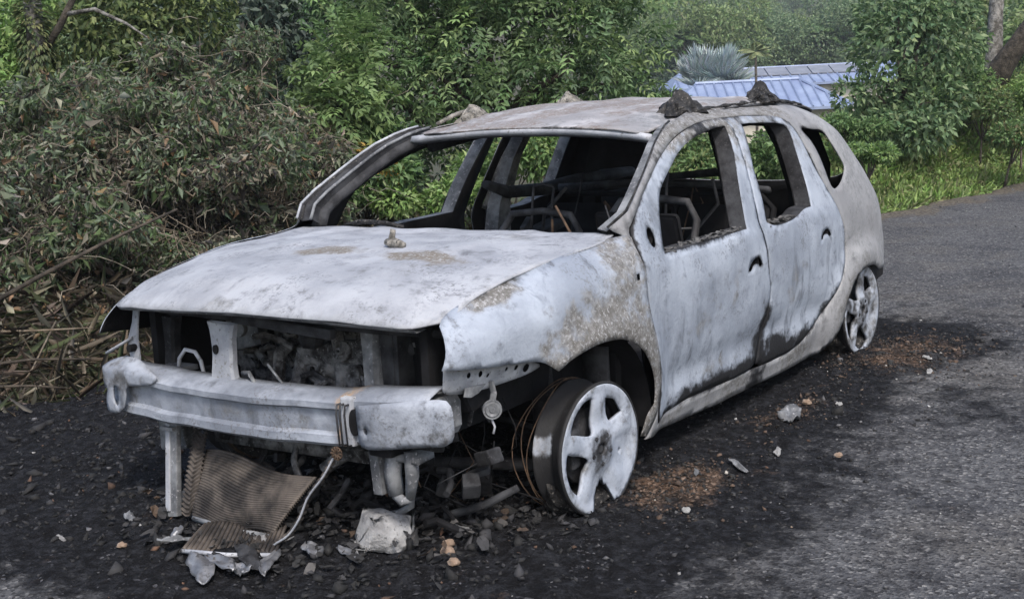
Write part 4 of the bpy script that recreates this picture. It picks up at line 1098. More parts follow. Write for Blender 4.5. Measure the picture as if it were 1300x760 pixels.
# ------------------------------------------------------------------ litter of the fire
OCT_V = np.array([(1, 0, 0), (-1, 0, 0), (0, 1, 0), (0, -1, 0), (0, 0, 1), (0, 0, -1)], float)
OCT_F = np.array([(0, 2, 4), (2, 1, 4), (1, 3, 4), (3, 0, 4), (2, 0, 5), (1, 2, 5), (3, 1, 5), (0, 3, 5)])
def attr_mat(name, rough=.85, bump=.3, trans=False):
    mt, nt, b, out = new_mat(name); co = coords(nt)
    at_ = N(nt, 'ShaderNodeAttribute', attribute_name='wear'); n = noise_n(nt, 60, 4, .6, co)
    c_ = mix(nt, mrange(nt, n, .3, .7, 0, .45), at_.outputs['Color'], (.02, .02, .02)); nt.links.new(c_, b.inputs['Base Color'])
    b.inputs['Roughness'].default_value = rough; add_bump(nt, b, n, bump, .01); return mt
M['litter'] = attr_mat('burnt_litter')
def crumbs(name, P, size, colors, flat=(.5, 1.0), elong=1.6):
    n = len(P); ax = RNG.normal(size=(n, 3, 3)); q, _ = np.linalg.qr(ax)
    sc = np.stack([size*RNG.uniform(1, elong, n), size*RNG.uniform(.7, 1.1, n), size*RNG.uniform(*flat, n)], 1)
    V = OCT_V[None]*sc[:, None, :]*RNG.uniform(.65, 1.25, (n, 6, 1)); V = np.einsum('nij,nkj->nik', V, q)*1.0
    V[:, :, 2] *= .75
    V = V+P[:, None, :]; F = (OCT_F[None]+6*np.arange(n)[:, None, None]).reshape(-1, 3)
    C = np.repeat(colors, 6, axis=0)
    return mesh_obj(name, V.reshape(-1, 3), F, M['litter'], None, False, attr=C)
def pick_cols(n, table):
    w = np.array([t[0] for t in table], float); k = RNG.choice(len(table), n, p=w/w.sum())
    c_ = np.array([t[1] for t in table])[k]; return c_*RNG.uniform(.6, 1.4, (n, 1))
def scatter(n, gen, keep):
    out = []
    while sum(len(o) for o in out) < n:
        p = gen(n); out.append(p[keep(p) > RNG.uniform(0, 1, n)])
    p = np.concatenate(out)[:n]; return p
p = scatter(8000, lambda n: np.stack([RNG.uniform(-3.6, 1.7, n), RNG.uniform(-2.6, 1.6, n)], 1), lambda p: ash_amount(p[:, 0], p[:, 1]))
P3 = np.concatenate([p, road_z(p[:, 0], p[:, 1])[:, None]+.002], 1)
tag(crumbs('ash_crumbs', P3, RNG.gamma(1.6, .0026, len(p))+.0012, pick_cols(len(p), [(9, (.010, .010, .011)), (4, (.028, .028, .031)), (.5, (.10, .10, .11)), (.10, (.40, .40, .40)), (.15, (.10, .055, .035))])),
    'black ash and clinker crumbs strewn round the car', 'ash', kind='stuff')
p = scatter(2200, lambda n: np.stack([RNG.uniform(-3.4, .8, n), RNG.uniform(.7, 1.7, n)], 1), lambda p: rust_amount(p[:, 0], p[:, 1])*(.35+1.6*np.maximum(0, fbm(p[:, 0], p[:, 1], 4.5, 3, 71))))
P3 = np.concatenate([p, road_z(p[:, 0], p[:, 1])[:, None]+.003], 1)
tag(crumbs('rust_crumbs', P3, RNG.gamma(2.0, .0022, len(p))+.0015, pick_cols(len(p), [(4, (.09, .058, .04)), (4, (.045, .03, .022)), (.6, (.17, .12, .09)), (.15, (.35, .33, .3)), (5, (.015, .015, .015))])),
    'rust-brown crumbs of burnt tyre beside the wheels', 'rust crumbs', kind='stuff')
p = np.stack([RNG.uniform(-14, 1.5, 5200), RNG.uniform(-1.0, 3.2, 5200)], 1); p = p[(p[:, 1] > YEDGE(p[:, 0])+.1) & ((p[:, 1] > 1.0) | (p[:, 0] < -3.4))]
P3 = np.concatenate([p, road_z(p[:, 0], p[:, 1])[:, None]+.001], 1)
tag(crumbs('road_grit', P3, RNG.gamma(2.0, .0020, len(p))+.0012, pick_cols(len(p), [(5, (.10, .10, .105)), (3, (.04, .04, .042)), (.4, (.3, .3, .29)), (.3, (.2, .15, .11))])), 'loose grey grit on the asphalt', 'grit', kind='stuff')

# clinker lumps heaped under the nose and beside the right wing
p = np.concatenate([RNG.normal((.55, -.05), (.28, .50), (900, 2)), RNG.normal((-.2, -1.25), (.7, .45), (900, 2)), RNG.normal((.25, .55), (.3, .22), (260, 2))])
p = p[(p[:, 0] < 1.15) & (p[:, 1] > -2.4) & (p[:, 1] < 1.0)]
hgt = .05*np.exp(-(((p[:, 0]-.5)/.3)**2+((p[:, 1]-.1)/.5)**2))
P3 = np.concatenate([p, (road_z(p[:, 0], p[:, 1])+RNG.uniform(0, 1, len(p))*hgt)[:, None]+.004], 1)
tag(crumbs('clinker', P3, RNG.gamma(1.6, .0048, len(p))+.003, pick_cols(len(p), [(9, (.010, .010, .011)), (4, (.03, .03, .034)), (.35, (.13, .13, .14)), (.4, (.10, .055, .035))]), (.4, .8), 2.2),
    'heaped black clinker under the nose of the car', 'clinker', kind='stuff')

# ------------------------------------------------------------------ pieces that dropped off the car
def lump(name, c, size, seed, mat, label, cat, rough=.35, freq=5, flat=0.0, holes=()):
    bm = bmesh.new(); bmesh.ops.create_icosphere(bm, subdivisions=4, radius=1.0)
    for v in bm.verts:
        p = v.co.copy(); k = 1+rough*noise.noise(p*1.3+Vector((seed, 0, 0)))+rough*.5*noise.noise(p*freq*.8+Vector((0, seed, 0)))
        p = p*k; p.z = max(p.z, -.35)
        if p.z > flat and flat: p.z = flat+(p.z-flat)*.3
        v.co = Vector((p.x*size[0], p.y*size[1], p.z*size[2]))
    me = bpy.data.meshes.new(name); bm.to_mesh(me); bm.free(); me.materials.append(M[mat])
    me.polygons.foreach_set('use_smooth', np.ones(len(me.polygons), bool))
    o = bpy.data.objects.new(name, me); COL.objects.link(o); o.location = c
    return tag(o, label, cat)
gz = lambda x, y: float(road_z(np.array(x), np.array(y)))

# radiator core sagging out under the beam: frame, side tank, fins
rad = empty('radiator', (.76, -.05, 0), 'buckled finned radiator sagging out below the crash beam', 'radiator')
def sag_sheet(p00, p10, p01, p11, nu, nv, bow, ripple, nrip):
    """finned sheet: corners top-left, top-right, bottom-left, bottom-right; returns grid"""
    p00, p10, p01, p11 = map(np.array, (p00, p10, p01, p11)); V = []
    for j in range(nv):
        t = j/(nv-1)
        for i in range(nu):
            s = i/(nu-1); q = (p00*(1-s)+p10*s)*(1-t)+(p01*(1-s)+p11*s)*t
            q = q+np.array([1, 0, .15])*bow*math.sin(math.pi*t)*math.sin(math.pi*s)
            q = q+np.array([.8, -.2, .5])*ripple*math.sin(2*math.pi*nrip*t)+np.array([0, 0, 1])*.012*math.sin(s*7+t*2)
            V.append(q)
    F = [[j*nu+i, j*nu+i+1, (j+1)*nu+i+1, (j+1)*nu+i] for j in range(nv-1) for i in range(nu-1)]
    return V, F
V, F = sag_sheet((.70, -.31, .265), (.72, .22, .235), (.80, -.30, .045), (.80, .085, .05), 30, 241, .035, .0042, 26)
o = mesh_obj('core', V, F, M['fin'], rad, True, attr=np.zeros((len(V), 3)))
md = o.modifiers.new('t', 'SOLIDIFY'); md.thickness = .004
b_ = MB(); b_.box((.745, -.435, .19), (.022, .05, .32), Matrix.Rotation(.12, 3, 'X') @ Matrix.Rotation(-.22, 3, 'Y'), .004); b_.box((.73, -.46, .335), (.03, .06, .012))
b_.jit(.008, 12).build('side_tank', M['greysteel'], rad); 
b_ = MB(); b_.box((.755, -.455, .20), (.012, .022, .31), Matrix.Rotation(.12, 3, 'X') @ Matrix.Rotation(-.22, 3, 'Y'), .003); b_.build('side_tank_edge', M['palesteel'], rad)
V, F = sag_sheet((.70, -.37, .33), (.70, -.30, .33), (.80, -.36, .05), (.79, -.29, .07), 5, 109, .01, .005, 18)
mesh_obj('torn_fins', V, F, M['fin'], rad, True, attr=np.zeros((len(V), 3)))
b_ = MB(); b_.tube([(.80, -.30, .05), (.81, -.12, .045), (.81, .085, .055)], .010, 6); b_.jit(.008, 14).build('lower_rail', M['greysteel'], rad, True)
# sheet of fins lying flat in front
ffin = empty('fallen_fins', (.90, .0, .02), 'flattened sheet of radiator fins lying in the ash', 'radiator fins')
V, F = sag_sheet((.84, -.20, .055), (.76, .11, .07), (.99, -.145, .02), (.88, .17, .025), 130, 12, .0, .0, 1)
V = np.array(V); ii = np.tile(np.arange(130), 12); V[:, 2] += .004*np.sin(ii*2*math.pi/6)+.012*nz(V, 8, 2.0)
mesh_obj('fins', V, F, M['fin'], ffin, True, attr=np.zeros((len(V), 3))).modifiers.new('t', 'SOLIDIFY').thickness = .003
b_ = MB(); b_.tube([(.99, -.15, .024), (.95, .02, .026), (.885, .175, .03)], .008, 6); b_.build('edge_strip', M['palesteel'], ffin, True)
# corrugated hose hanging from the beam to the ground
hose = empty('corrugated_hose', (.82, .15, .02), 'ribbed metal strip hanging from the beam down to the ground', 'hose')
P = curve2([(0, 0), (1, 0)], .004, False); tt = np.linspace(0, 1, 120)
ctl = np.array([(.79, .375, .36), (.80, .33, .29), (.81, .27, .22), (.825, .24, .15), (.835, .195, .09), (.84, .135, .05), (.845, .10, .02)])
C3 = np.stack([hs([(i/6, ctl[i][k]) for i in range(7)])(tt) for k in range(3)], 1)
MB().tube(C3, .013+.004*np.sign(np.sin(np.arange(120)*1.05)), 8, squash=.6).build('ribbed_tube', M['fin'], hose, False)
b_ = MB(); b_.tube(C3[::6]+[.014, .006, 0], .004, 5); b_.build('edge_wire', M['palesteel'], hose, True)

bm = bmesh.new(); rr_ = random.Random(5)
for k in range(26):
    v_ = Vector((rr_.gauss(0, 1), rr_.gauss(0, 1), rr_.gauss(.2, .8))).normalized(); v_.z = max(v_.z, -.25)
    bm.verts.new((v_.x*.095, v_.y*.105, min(v_.z*.13, .085)))
bmesh.ops.convex_hull(bm, input=bm.verts[:]); bmesh.ops.delete(bm, geom=[v for v in bm.verts if not v.link_faces], context='VERTS')
bmesh.ops.bevel(bm, geom=bm.edges[:], offset=.010, segments=2, affect='EDGES', profile=.5)
bmesh.ops.triangulate(bm, faces=bm.faces[:]); bmesh.ops.subdivide_edges(bm, edges=bm.edges[:], cuts=1)
for v in bm.verts: v.co += v.co.normalized()*(.010*noise.noise(v.co*22)+.004*noise.noise(v.co*60))
me = bpy.data.meshes.new('melted_casting'); bm.to_mesh(me); bm.free(); me.materials.append(M['casting']); me.polygons.foreach_set('use_smooth', np.ones(len(me.polygons), bool))
mc = bpy.data.objects.new('melted_casting', me); COL.objects.link(mc); mc.location = (.66, .44, gz(.66, .44)+.02); tag(mc, 'pale angular lump of melted casting on the ash before the front wheel', 'melted lump')
def foil(name, c, L, W_, rot, tilt, seed, mat, label, cat='metal scrap', group=None, bulge=.008):
    nu, nv = 16, 8; V = []
    Rm = np.array(Matrix.Rotation(rot, 3, 'Z') @ Matrix.Rotation(tilt, 3, 'Y'))
    for j in range(nv):
        for i in range(nu):
            s = i/(nu-1)-.5; t = j/(nv-1)-.5
            w = W_*(1-.8*abs(2*s)**2.5)
            p_ = np.array([L*s, w*t+W_*.12*math.sin(s*5+seed), bulge*(1-(2*t)**2)*(1-(2*s)**2)])
            p_ = p_+np.array([0, W_*.12*noise.noise((s*6+seed, t*2, seed+4)), W_*.28*noise.noise((s*4+seed, t*3, seed))+W_*.16*abs(noise.noise((s*9+seed, t*5, seed)))])
            V.append(Rm @ p_)
    V = np.array(V); F = [[j*nu+i, j*nu+i+1, (j+1)*nu+i+1, (j+1)*nu+i] for j in range(nv-1) for i in range(nu-1)]
    o = mesh_obj(name, V, F, M[mat], None, True, attr=np.zeros((len(V), 3)))
    o.location = (c[0], c[1], gz(c[0], c[1])+c[2]); md = o.modifiers.new('t', 'SOLIDIFY'); md.thickness = .003
    return tag(o, label, cat, group)
foil('metal_scrap', (1.075, .03, .022), .25, .075, .95, .05, 1, 'melt', 'bluish shiny scrap at the tip of the fallen fins, nearest the corner', bulge=.025)
foil('metal_scrap', (1.03, .08, .022), .22, .06, 1.25, -.1, 2, 'melt', 'crumpled grey scrap right of the bluish one')
foil('metal_scrap', (.955, .125, .028), .25, .065, 1.1, .0, 3, 'sootgrey', 'dark crumpled scrap under the edge of the fallen fins')
foil('metal_scrap', (.95, .215, .02), .24, .045, .60, -.05, 4, 'melt', 'long narrow pale scrap pointing at the melted lump')
foil('metal_scrap', (1.01, .17, .018), .10, .07, .3, 0, 5, 'melt', 'small square pale scrap below the long narrow one')
foil('metal_scrap', (.95, -.19, .03), .17, .045, -.4, -.25, 6, 'greysteel', 'upright grey splinter beside the fallen fins')
foil('metal_scrap', (.83, .28, .016), .10, .06, 1.0, .1, 7, 'melt', 'pale curled flake between fins and melted lump')
foil('metal_scrap', (.79, .40, .012), .15, .04, 1.2, 0, 8, 'melt', 'pale strip flat at the foot of the melted lump')
foil('metal_scrap', (.90, -.27, .02), .06, .035, .4, .3, 9, 'melt', 'small pale flake left of the fallen fins')
foil('metal_scrap', (.72, -.47, .04), .10, .07, .2, .6, 10, 'greysteel', 'grey crumpled plate at the foot of the radiator tank')
foil('metal_scrap', (.66, -.56, .02), .09, .05, -.6, .1, 11, 'greysteel', 'greyish flake in the ash left of the radiator')
foil('metal_scrap', (.83, -.60, .012), .11, .035, .9, 0, 12, 'greysteel', 'flat grey scrap in the ash far left of the radiator')
b_ = MB(); b_.tube([(.60, .33, .03), (.585, .36, .09), (.56, .42, .10), (.545, .46, .13), (.55, .47, .17)], [.012, .014, .014, .013, .012], 7); b_.jit(.006, 14)
tag(b_.build('bent_pipe', M['greysteel'], None, True), 'short bent pipe standing behind the melted lump', 'pipe')
b_ = MB(); b_.tube([(.42, .50, .06), (.36, .62, .10), (.30, .72, .16)], [.014, .015, .012], 7); b_.jit(.006, 14)
tag(b_.build('fallen_rod', M['sootgrey'], None, True), 'sooty rod leaning between the beam and the front wheel', 'rod')
b_ = MB(); b_.tube([(-.05, -.95, .03), (-.3, -1.3, .06), (-.75, -1.55, .05)], [.05, .06, .04], 8); b_.jit(.03, 8)
# charred scraps heaped round the fallen radiator: too many to count
n_ = 420; cx_ = np.concatenate([RNG.normal(.74, .20, n_//2), RNG.uniform(.10, .70, n_-n_//2)]); cy_ = np.concatenate([RNG.normal(-.05, .33, n_//2), RNG.uniform(-.65, .80, n_-n_//2)])
ok_ = (cx_ < 1.08) & (cy_ > -.75) & (cy_ < .80); cx_, cy_ = cx_[ok_], cy_[ok_]; n_ = len(cx_); VV = []; FF = []; CC = []
ccol = pick_cols(n_, [(7, (.010, .010, .011)), (4, (.03, .03, .033)), (1.6, (.085, .08, .078)), (.5, (.20, .20, .205)), (.6, (.07, .045, .03))])
for k in range(n_):
    L_, W_ = RNG.uniform(.02, .075), RNG.uniform(.012, .04); q_, _ = np.linalg.qr(RNG.normal(size=(3, 3))); b0 = len(VV); z0 = gz(cx_[k], cy_[k])+RNG.uniform(.0, .05)*math.exp(-((cx_[k]-.6)/.3)**2)
    for j in range(4):
        for i in range(3):
            v_ = np.array([L_*(j/3-.5), W_*(i/2-.5)*(1-.4*abs(j/1.5-1)), RNG.normal()*W_*.22]); v_ = q_ @ v_; v_[2] *= .55
            VV.append(v_+[cx_[k], cy_[k], z0+.006])
    FF += [[b0+j*3+i, b0+j*3+i+1, b0+(j+1)*3+i+1, b0+(j+1)*3+i] for j in range(3) for i in range(2)]; CC += [ccol[k]]*12
tag(mesh_obj('charred_scraps', VV, FF, M['litter'], None, False, attr=np.array(CC)), 'charred crumpled scraps heaped under the nose round the radiator', 'scraps', kind='stuff')
# pale flakes along the sill and pebbles by the wheel
flk = [((-.47, .99, .006), .07, .02, .5, 21, 'greysteel', 'grey splinter on the rusty patch behind the front wheel'), ((-.60, 1.10, .012), .15, .03, .9, 22, 'greysteel', 'grey stick-shaped scrap right of the rusty patch'),
       ((-.86, 1.15, .004), .10, .028, .4, 23, 'flake', 'pale flat flake below the middle of the sill'), ((-1.32, 1.02, .018), .20, .10, .2, 24, 'greysteel', 'curled bluish-grey sheet lying under the door gap'),
       ((-1.62, 1.12, .006), .04, .03, .3, 25, 'flake', 'pale chip beside the rear door sill'), ((-2.35, 1.30, .005), .08, .03, .1, 26, 'flake', 'white flake in the debris before the rear wheel'),
       ((-.10, 1.13, .010), .04, .03, .8, 27, 'flake', 'small white chip below the front wheel'), ((-2.60, 1.22, .008), .07, .03, 1.0, 28, 'flake', 'white chip beside the rear wheel debris')]
for c0, L_, W_, rt_, sd_, mt_, lb in flk: foil('metal_scrap', c0, L_, W_, rt_, .05, sd_, mt_, lb, bulge=.005)
for (x, y, s_, lb) in ((.56, .62, .018, 'topmost of the three tan pebbles right of the melted lump'), (.62, .66, .020, 'middle one of the three tan pebbles right of the melted lump'), (.68, .73, .017, 'lowest of the three tan pebbles right of the melted lump'),
                       (-.92, 1.37, .014, 'lone reddish stone out on the asphalt'), (-1.55, 1.0, .018, 'tan stone by the sill under the rear door'), (1.05, -.37, .014, 'rust-coloured pebble far left in the ash')):
    lump('pebble', (x, y, gz(x, y)+s_*.4), (s_, s_*1.2, s_*.8), x*7, 'stone', lb, 'pebble', .3)
# knot of melted plastic on the bonnet
hx, hy = .155, .14
b_ = MB(); zz = float(hoodZ(np.array(hx), np.array(hy)))
b_.tube([(hx, hy-.035, zz+.012), (hx, hy-.012, zz+.018), (hx, hy+.02, zz+.012), (hx, hy+.05, zz+.010)], [.012, .018, .015, .012], 8); b_.tube([(hx, hy-.015, zz+.01), (hx-.01, hy-.018, zz+.045), (hx-.008, hy-.012, zz+.058)], [.014, .012, .010], 7)
tag(b_.jit(.008, 30).build('melted_knot', M['ashfoot'], None, True), 'small ashen knot standing on the bonnet', 'melted knob')

# ------------------------------------------------------------------ vegetation
def leaf_material():
    mt = bpy.data.materials.new('leaf'); mt.use_nodes = True; nt = mt.node_tree; nt.nodes.clear()
    out = nt.nodes.new('ShaderNodeOutputMaterial')
    at_ = N(nt, 'ShaderNodeAttribute', attribute_name='wear')
    b = nt.nodes.new('ShaderNodeBsdfPrincipled'); b.inputs['Roughness'].default_value = .55; b.inputs['Specular IOR Level'].default_value = .30
    nt.links.new(at_.outputs['Color'], b.inputs['Base Color'])
    tr = nt.nodes.new('ShaderNodeBsdfTranslucent')
    hs_ = N(nt, 'ShaderNodeHueSaturation'); hs_.inputs['Value'].default_value = 1.25; hs_.inputs['Saturation'].default_value = 1.1; nt.links.new(at_.outputs['Color'], hs_.inputs['Color'])
    nt.links.new(hs_.outputs[0], tr.inputs['Color'])
    mx = nt.nodes.new('ShaderNodeMixShader'); mx.inputs[0].default_value = .30
    nt.links.new(b.outputs[0], mx.inputs[1]); nt.links.new(tr.outputs[0], mx.inputs[2]); nt.links.new(mx.outputs[0], out.inputs[0])
    return mt
M['leaf'] = leaf_material()
M['bark'] = simple('bark', (.055, .045, .035), (.15, .13, .11), 12, .95, .9, c3=(.20, .19, .17), bd=.03)
M['darkbark'] = simple('dark_bark', (.03, .026, .021), (.08, .068, .055), 14, .95, .9, bd=.03)
M['palebark'] = simple('lichen_bark', (.07, .065, .058), (.26, .25, .235), 16, .95, .8, c3=(.08, .09, .06), bd=.03)
M['drystem'] = simple('dry_stem', (.10, .078, .055), (.21, .175, .13), 15, .95, .5)
M['palestalk'] = simple('pale_stalk', (.15, .13, .10), (.30, .27, .22), 15, .95, .3)
M['twig'] = simple('scorched_twig', (.030, .026, .022), (.085, .07, .055), 15, .95, .5)

def unit(a): return a/(np.linalg.norm(a, axis=-1, keepdims=True)+1e-9)
def rnd_dir(n): return unit(RNG.normal(size=(n, 3)))
LEAFK = 1.45
def leaves(name, B, D, Nn, L, W, col, parent=None, fold=.12, curl=.15):
    n = len(B); D = unit(D); S = unit(np.cross(D, Nn)); Nn = np.cross(S, D)
    L = np.broadcast_to(L, (n,))[:, None]; W = np.broadcast_to(W, (n,))[:, None]
    v0 = B; v1 = B+D*L*.48+S*W*.5+Nn*W*fold; v2 = B+D*L-Nn*L*curl; v3 = B+D*L*.48-S*W*.5+Nn*W*fold
    V = np.stack([v0, v1, v2, v3], 1).reshape(-1, 3); k = 4*np.arange(n)[:, None]
    F = np.concatenate([k+[0, 2, 1], k+[0, 3, 2]])
    return mesh_obj(name, V, F, M['leaf'], parent, False, attr=np.repeat(col*LEAFK, 4, axis=0))
def pal(n, cols, jit=.25, w=None):
    c_ = np.array(cols, float); k = RNG.choice(len(c_), n, p=None if w is None else np.array(w)/sum(w))
    return c_[k]*RNG.uniform(1-jit, 1+jit, (n, 1))*RNG.uniform(.93, 1.07, (n, 3))
def in_clusters(n, clusters, shell=.55):
    """points spread through the clumps of a crown, denser to the outside; also outward directions"""
    w = np.array([c_[1][0]*c_[1][1] for c_ in clusters]); k = RNG.choice(len(clusters), n, p=w/w.sum())
    C = np.array([c_[0] for c_ in clusters])[k]; R_ = np.array([c_[1] for c_ in clusters])[k]
    d = rnd_dir(n); r = RNG.uniform(0, 1, n)**(1/3)*(1-shell)+shell*RNG.uniform(.75, 1.08, n)
    return C+d*R_*r[:, None], d
def compound(B, D, k, rach, ll, lw, cols, jit=.2, up=None, droop=.25):
    """pinnate leaves: returns arrays of leaflets"""
    n = len(B); D = unit(D); U = np.tile([0, 0, 1.0], (n, 1))+RNG.normal(size=(n, 3))*.35
    S = unit(np.cross(D, U)); Un = np.cross(S, D)
    Bs = []; Ds = []; Ns = []; Ls = []; C = []
    base = pal(n, cols, jit)
    for i in range(k):
        t = (i+.6)/k
        p_ = B+D*(rach*t)[:, None]-np.array([0, 0, 1.0])*(droop*rach*t*t)[:, None]
        for s in ((-1, 1) if i < k-1 else (-1, 0, 1)):
            dd = unit(D*(.55 if s else 1.0)+S*s*.9+RNG.normal(size=(n, 3))*.12-np.array([0, 0, .22]))
            Bs.append(p_); Ds.append(dd); Ns.append(Un+RNG.normal(size=(n, 3))*.2); Ls.append(ll*RNG.uniform(.75, 1.15, n)*(1-.25*abs(t-.5))); C.append(base*RNG.uniform(.85, 1.15, (n, 1)))
    return np.concatenate(Bs), np.concatenate(Ds), np.concatenate(Ns), np.concatenate(Ls), np.concatenate(Ls)*lw, np.concatenate(C)
def branchy(name, base, tips, r0, mat, parent, sway=.15, n=6):
    b = MB(); base = np.array(base, float)
    for tp in tips:
        tp = np.array(tp, float); L = np.linalg.norm(tp-base); t = np.linspace(0, 1, 7)[:, None]
        P = base*(1-t)+tp*t+np.array([0, 0, 1])*(.12*L*np.sin(math.pi*t))+RNG.normal(size=(7, 3))*sway*.15*L*np.sin(math.pi*t)
        b.tube(P, np.linspace(r0, r0*.25, 7), n)
    return b.build(name, mat, parent, True)

def tree(name, label, cat, base, clusters, nleaf, ll, lw, cols, trunk_r=.08, mat='bark', group=None, comp=None, shell=.5, w=None, limbs=True, droop=.5, out=.7, jit=.25):
    t = empty(name, base, label, cat, group)
    P, d = in_clusters(nleaf, clusters, shell)
    D = d*out+RNG.normal(size=(nleaf, 3))*.55-np.array([0, 0, droop])*RNG.uniform(.2, 1, (nleaf, 1))
    if comp:
        k, rach = comp; a = compound(P, D, k, rach*RNG.uniform(.7, 1.2, nleaf), ll, lw, cols, jit)
        o = leaves('crown', *a, parent=t)
    else:
        Nn = np.array([0, 0, 1.0])+d*.5+RNG.normal(size=(nleaf, 3))*.55
        L_ = ll*RNG.uniform(.6, 1.25, nleaf); o = leaves('crown', P, D, Nn, L_, L_*lw, pal(nleaf, cols, jit, w), parent=t)
    o['kind'] = 'stuff'
    if limbs:
        branchy('trunk', base, [np.mean([c_[0] for c_ in clusters], axis=0)], trunk_r, M[mat], t, .1, 8)
        o = branchy('limbs', np.array(base)*.55+np.mean([c_[0] for c_ in clusters], axis=0)*.45, [c_[0] for c_ in clusters], trunk_r*.55, M[mat], t)
        o['kind'] = 'stuff'
    return t
def cl(px, py, dp, rx, rz=None, ry=None):
    """clump of a crown: centre as seen, radii in metres"""
    return (at(px, py, dp), (ry or rx, ry or rx, rz or rx))
def ground_at(px, dp):
    p_ = at(px, 200, dp); return np.array([p_[0], p_[1], float(terrain(p_[0], p_[1]))])

G_MID = [(.095, .155, .058), (.070, .120, .045), (.125, .180, .078), (.050, .088, .036)]
G_DARK = [(.030, .055, .028), (.022, .042, .024), (.045, .075, .038)]
G_BRIGHT = [(.145, .215, .070), (.115, .185, .058), (.18, .245, .10), (.085, .145, .045)]
G_OLIVE = [(.085, .10, .045), (.06, .08, .035), (.12, .13, .06), (.04, .06, .03)]
DEAD = [(.155, .135, .10), (.105, .092, .07), (.23, .215, .175), (.075, .066, .052), (.12, .13, .088), (.17, .115, .065)]

# the broad tree right behind the car
CT = [cl(470, 70, 10.3, .40, .34), cl(430, 128, 10.0, .34, .26), cl(520, 5, 10.5, .46, .36), cl(560, 100, 10.2, .36, .24), cl(620, 45, 10.3, .40, .30), cl(650, 120, 10.4, .30, .20), cl(705, 15, 10.5, .46, .36),
      cl(720, 88, 10.3, .38, .26), cl(780, 45, 10.6, .38, .30), cl(785, 105, 10.6, .28, .22), cl(620, -60, 10.6, .8, .4), cl(740, -50, 10.9, .7, .4), cl(480, -40, 10.6, .6, .4), cl(590, 160, 10.8, .4, .2), cl(500, 150, 10.3, .34, .18), cl(570, 45, 10.9, .45, .4), cl(690, 150, 10.9, .4, .2), cl(760, 140, 11.0, .35, .22)]
tree('broad_tree', 'broad leafy green tree with pinnate leaves behind the car roof', 'tree', ground_at(610, 10.9), CT, 3500, .085, .34, [(.085, .135, .060), (.065, .108, .048), (.11, .16, .075), (.14, .20, .085), (.05, .08, .04)], .10, 'darkbark', comp=(4, .24), shell=.85, droop=.45, jit=.22)
# bright spray at its left edge
tree('leafy_sapling', 'light green leafy sapling left of the broad tree', 'tree', ground_at(430, 9.6), [cl(415, 95, 9.5, .18, .22), cl(440, 55, 9.6, .22, .16), cl(425, 140, 9.4, .24, .18), cl(455, 110, 9.5, .2, .2)], 420, .085, .38, [(.10, .15, .06), (.13, .185, .075), (.075, .12, .045)], .02, 'bark', comp=(4, .20), shell=.5, droop=.3)
# dark trees standing behind on the left
tree('dark_tree', 'dark blue-green tree left of the broad tree', 'tree', ground_at(330, 13.5), [cl(300, 30, 13, .9, .7), cl(380, 80, 13.2, .6, .6), cl(340, 130, 13, .6, .4), cl(250, 60, 13.3, .7, .6), cl(410, 10, 13.5, .7, .6), cl(330, -40, 13.2, 1.0, .6), cl(410, 160, 12.8, .4, .3)], 11000, .11, .42, [(.050, .072, .056), (.066, .092, .070), (.035, .052, .040), (.09, .115, .09)], .09, 'darkbark', shell=.6)
tree('olive_tree', 'olive green tree leaning over the scorched thicket', 'tree', ground_at(150, 11), [cl(120, 60, 11, .55, .40), cl(190, 100, 10.8, .45, .32), cl(170, 20, 11.2, .6, .4), cl(90, 120, 10.6, .4, .3), cl(230, 20, 11.3, .5, .4)], 9000, .085, .42, [(.085, .11, .04), (.055, .08, .03), (.035, .055, .022), (.12, .145, .06)], .07, 'bark', shell=.6)
tree('bright_bush', 'bright yellow-green bush at the far left edge', 'bush', ground_at(20, 11.5), [cl(10, 70, 11.4, .40, .35), cl(40, 110, 11.2, .35, .25), cl(20, 20, 11.6, .45, .35), cl(-20, 100, 11.4, .4, .4)], 5000, .085, .45, G_BRIGHT, .05, 'bark', shell=.55)
# pale mossy trunk at the far left
t_ = empty('mossy_trunk', ground_at(45, 10.4), 'pale mossy trunk hung with creepers at the far left', 'tree')
b_ = MB(); q0 = ground_at(45, 10.4); b_.tube([q0, at(50, 180, 10.4), at(46, 60, 10.4), at(38, -30, 10.5), at(30, -120, 10.5)], [.10, .085, .075, .07, .06], 10); b_.jit(.02, 6).build('trunk', M['palebark'], t_, True)
b_ = MB(); b_.tube([at(46, 80, 10.4), at(75, 35, 10.3), at(92, 0, 10.3), at(110, -40, 10.3)], [.035, .03, .028, .022], 8); b_.build('branch', M['darkbark'], t_, True)
b_ = MB(); b_.tube([at(85, 18, 10.3), at(120, 12, 10.2), at(160, 30, 10.1), at(190, 50, 10.0)], [.02, .017, .012, .006], 7); b_.build('branch', M['palebark'], t_, True)
P, d = in_clusters(900, [(at(44, 60, 10.35), (.13, .13, .5))], .4)
leaves('creeper', P, d-np.array([0, 0, .8]), d, .07, .03, pal(900, G_OLIVE), t_)['kind'] = 'stuff'

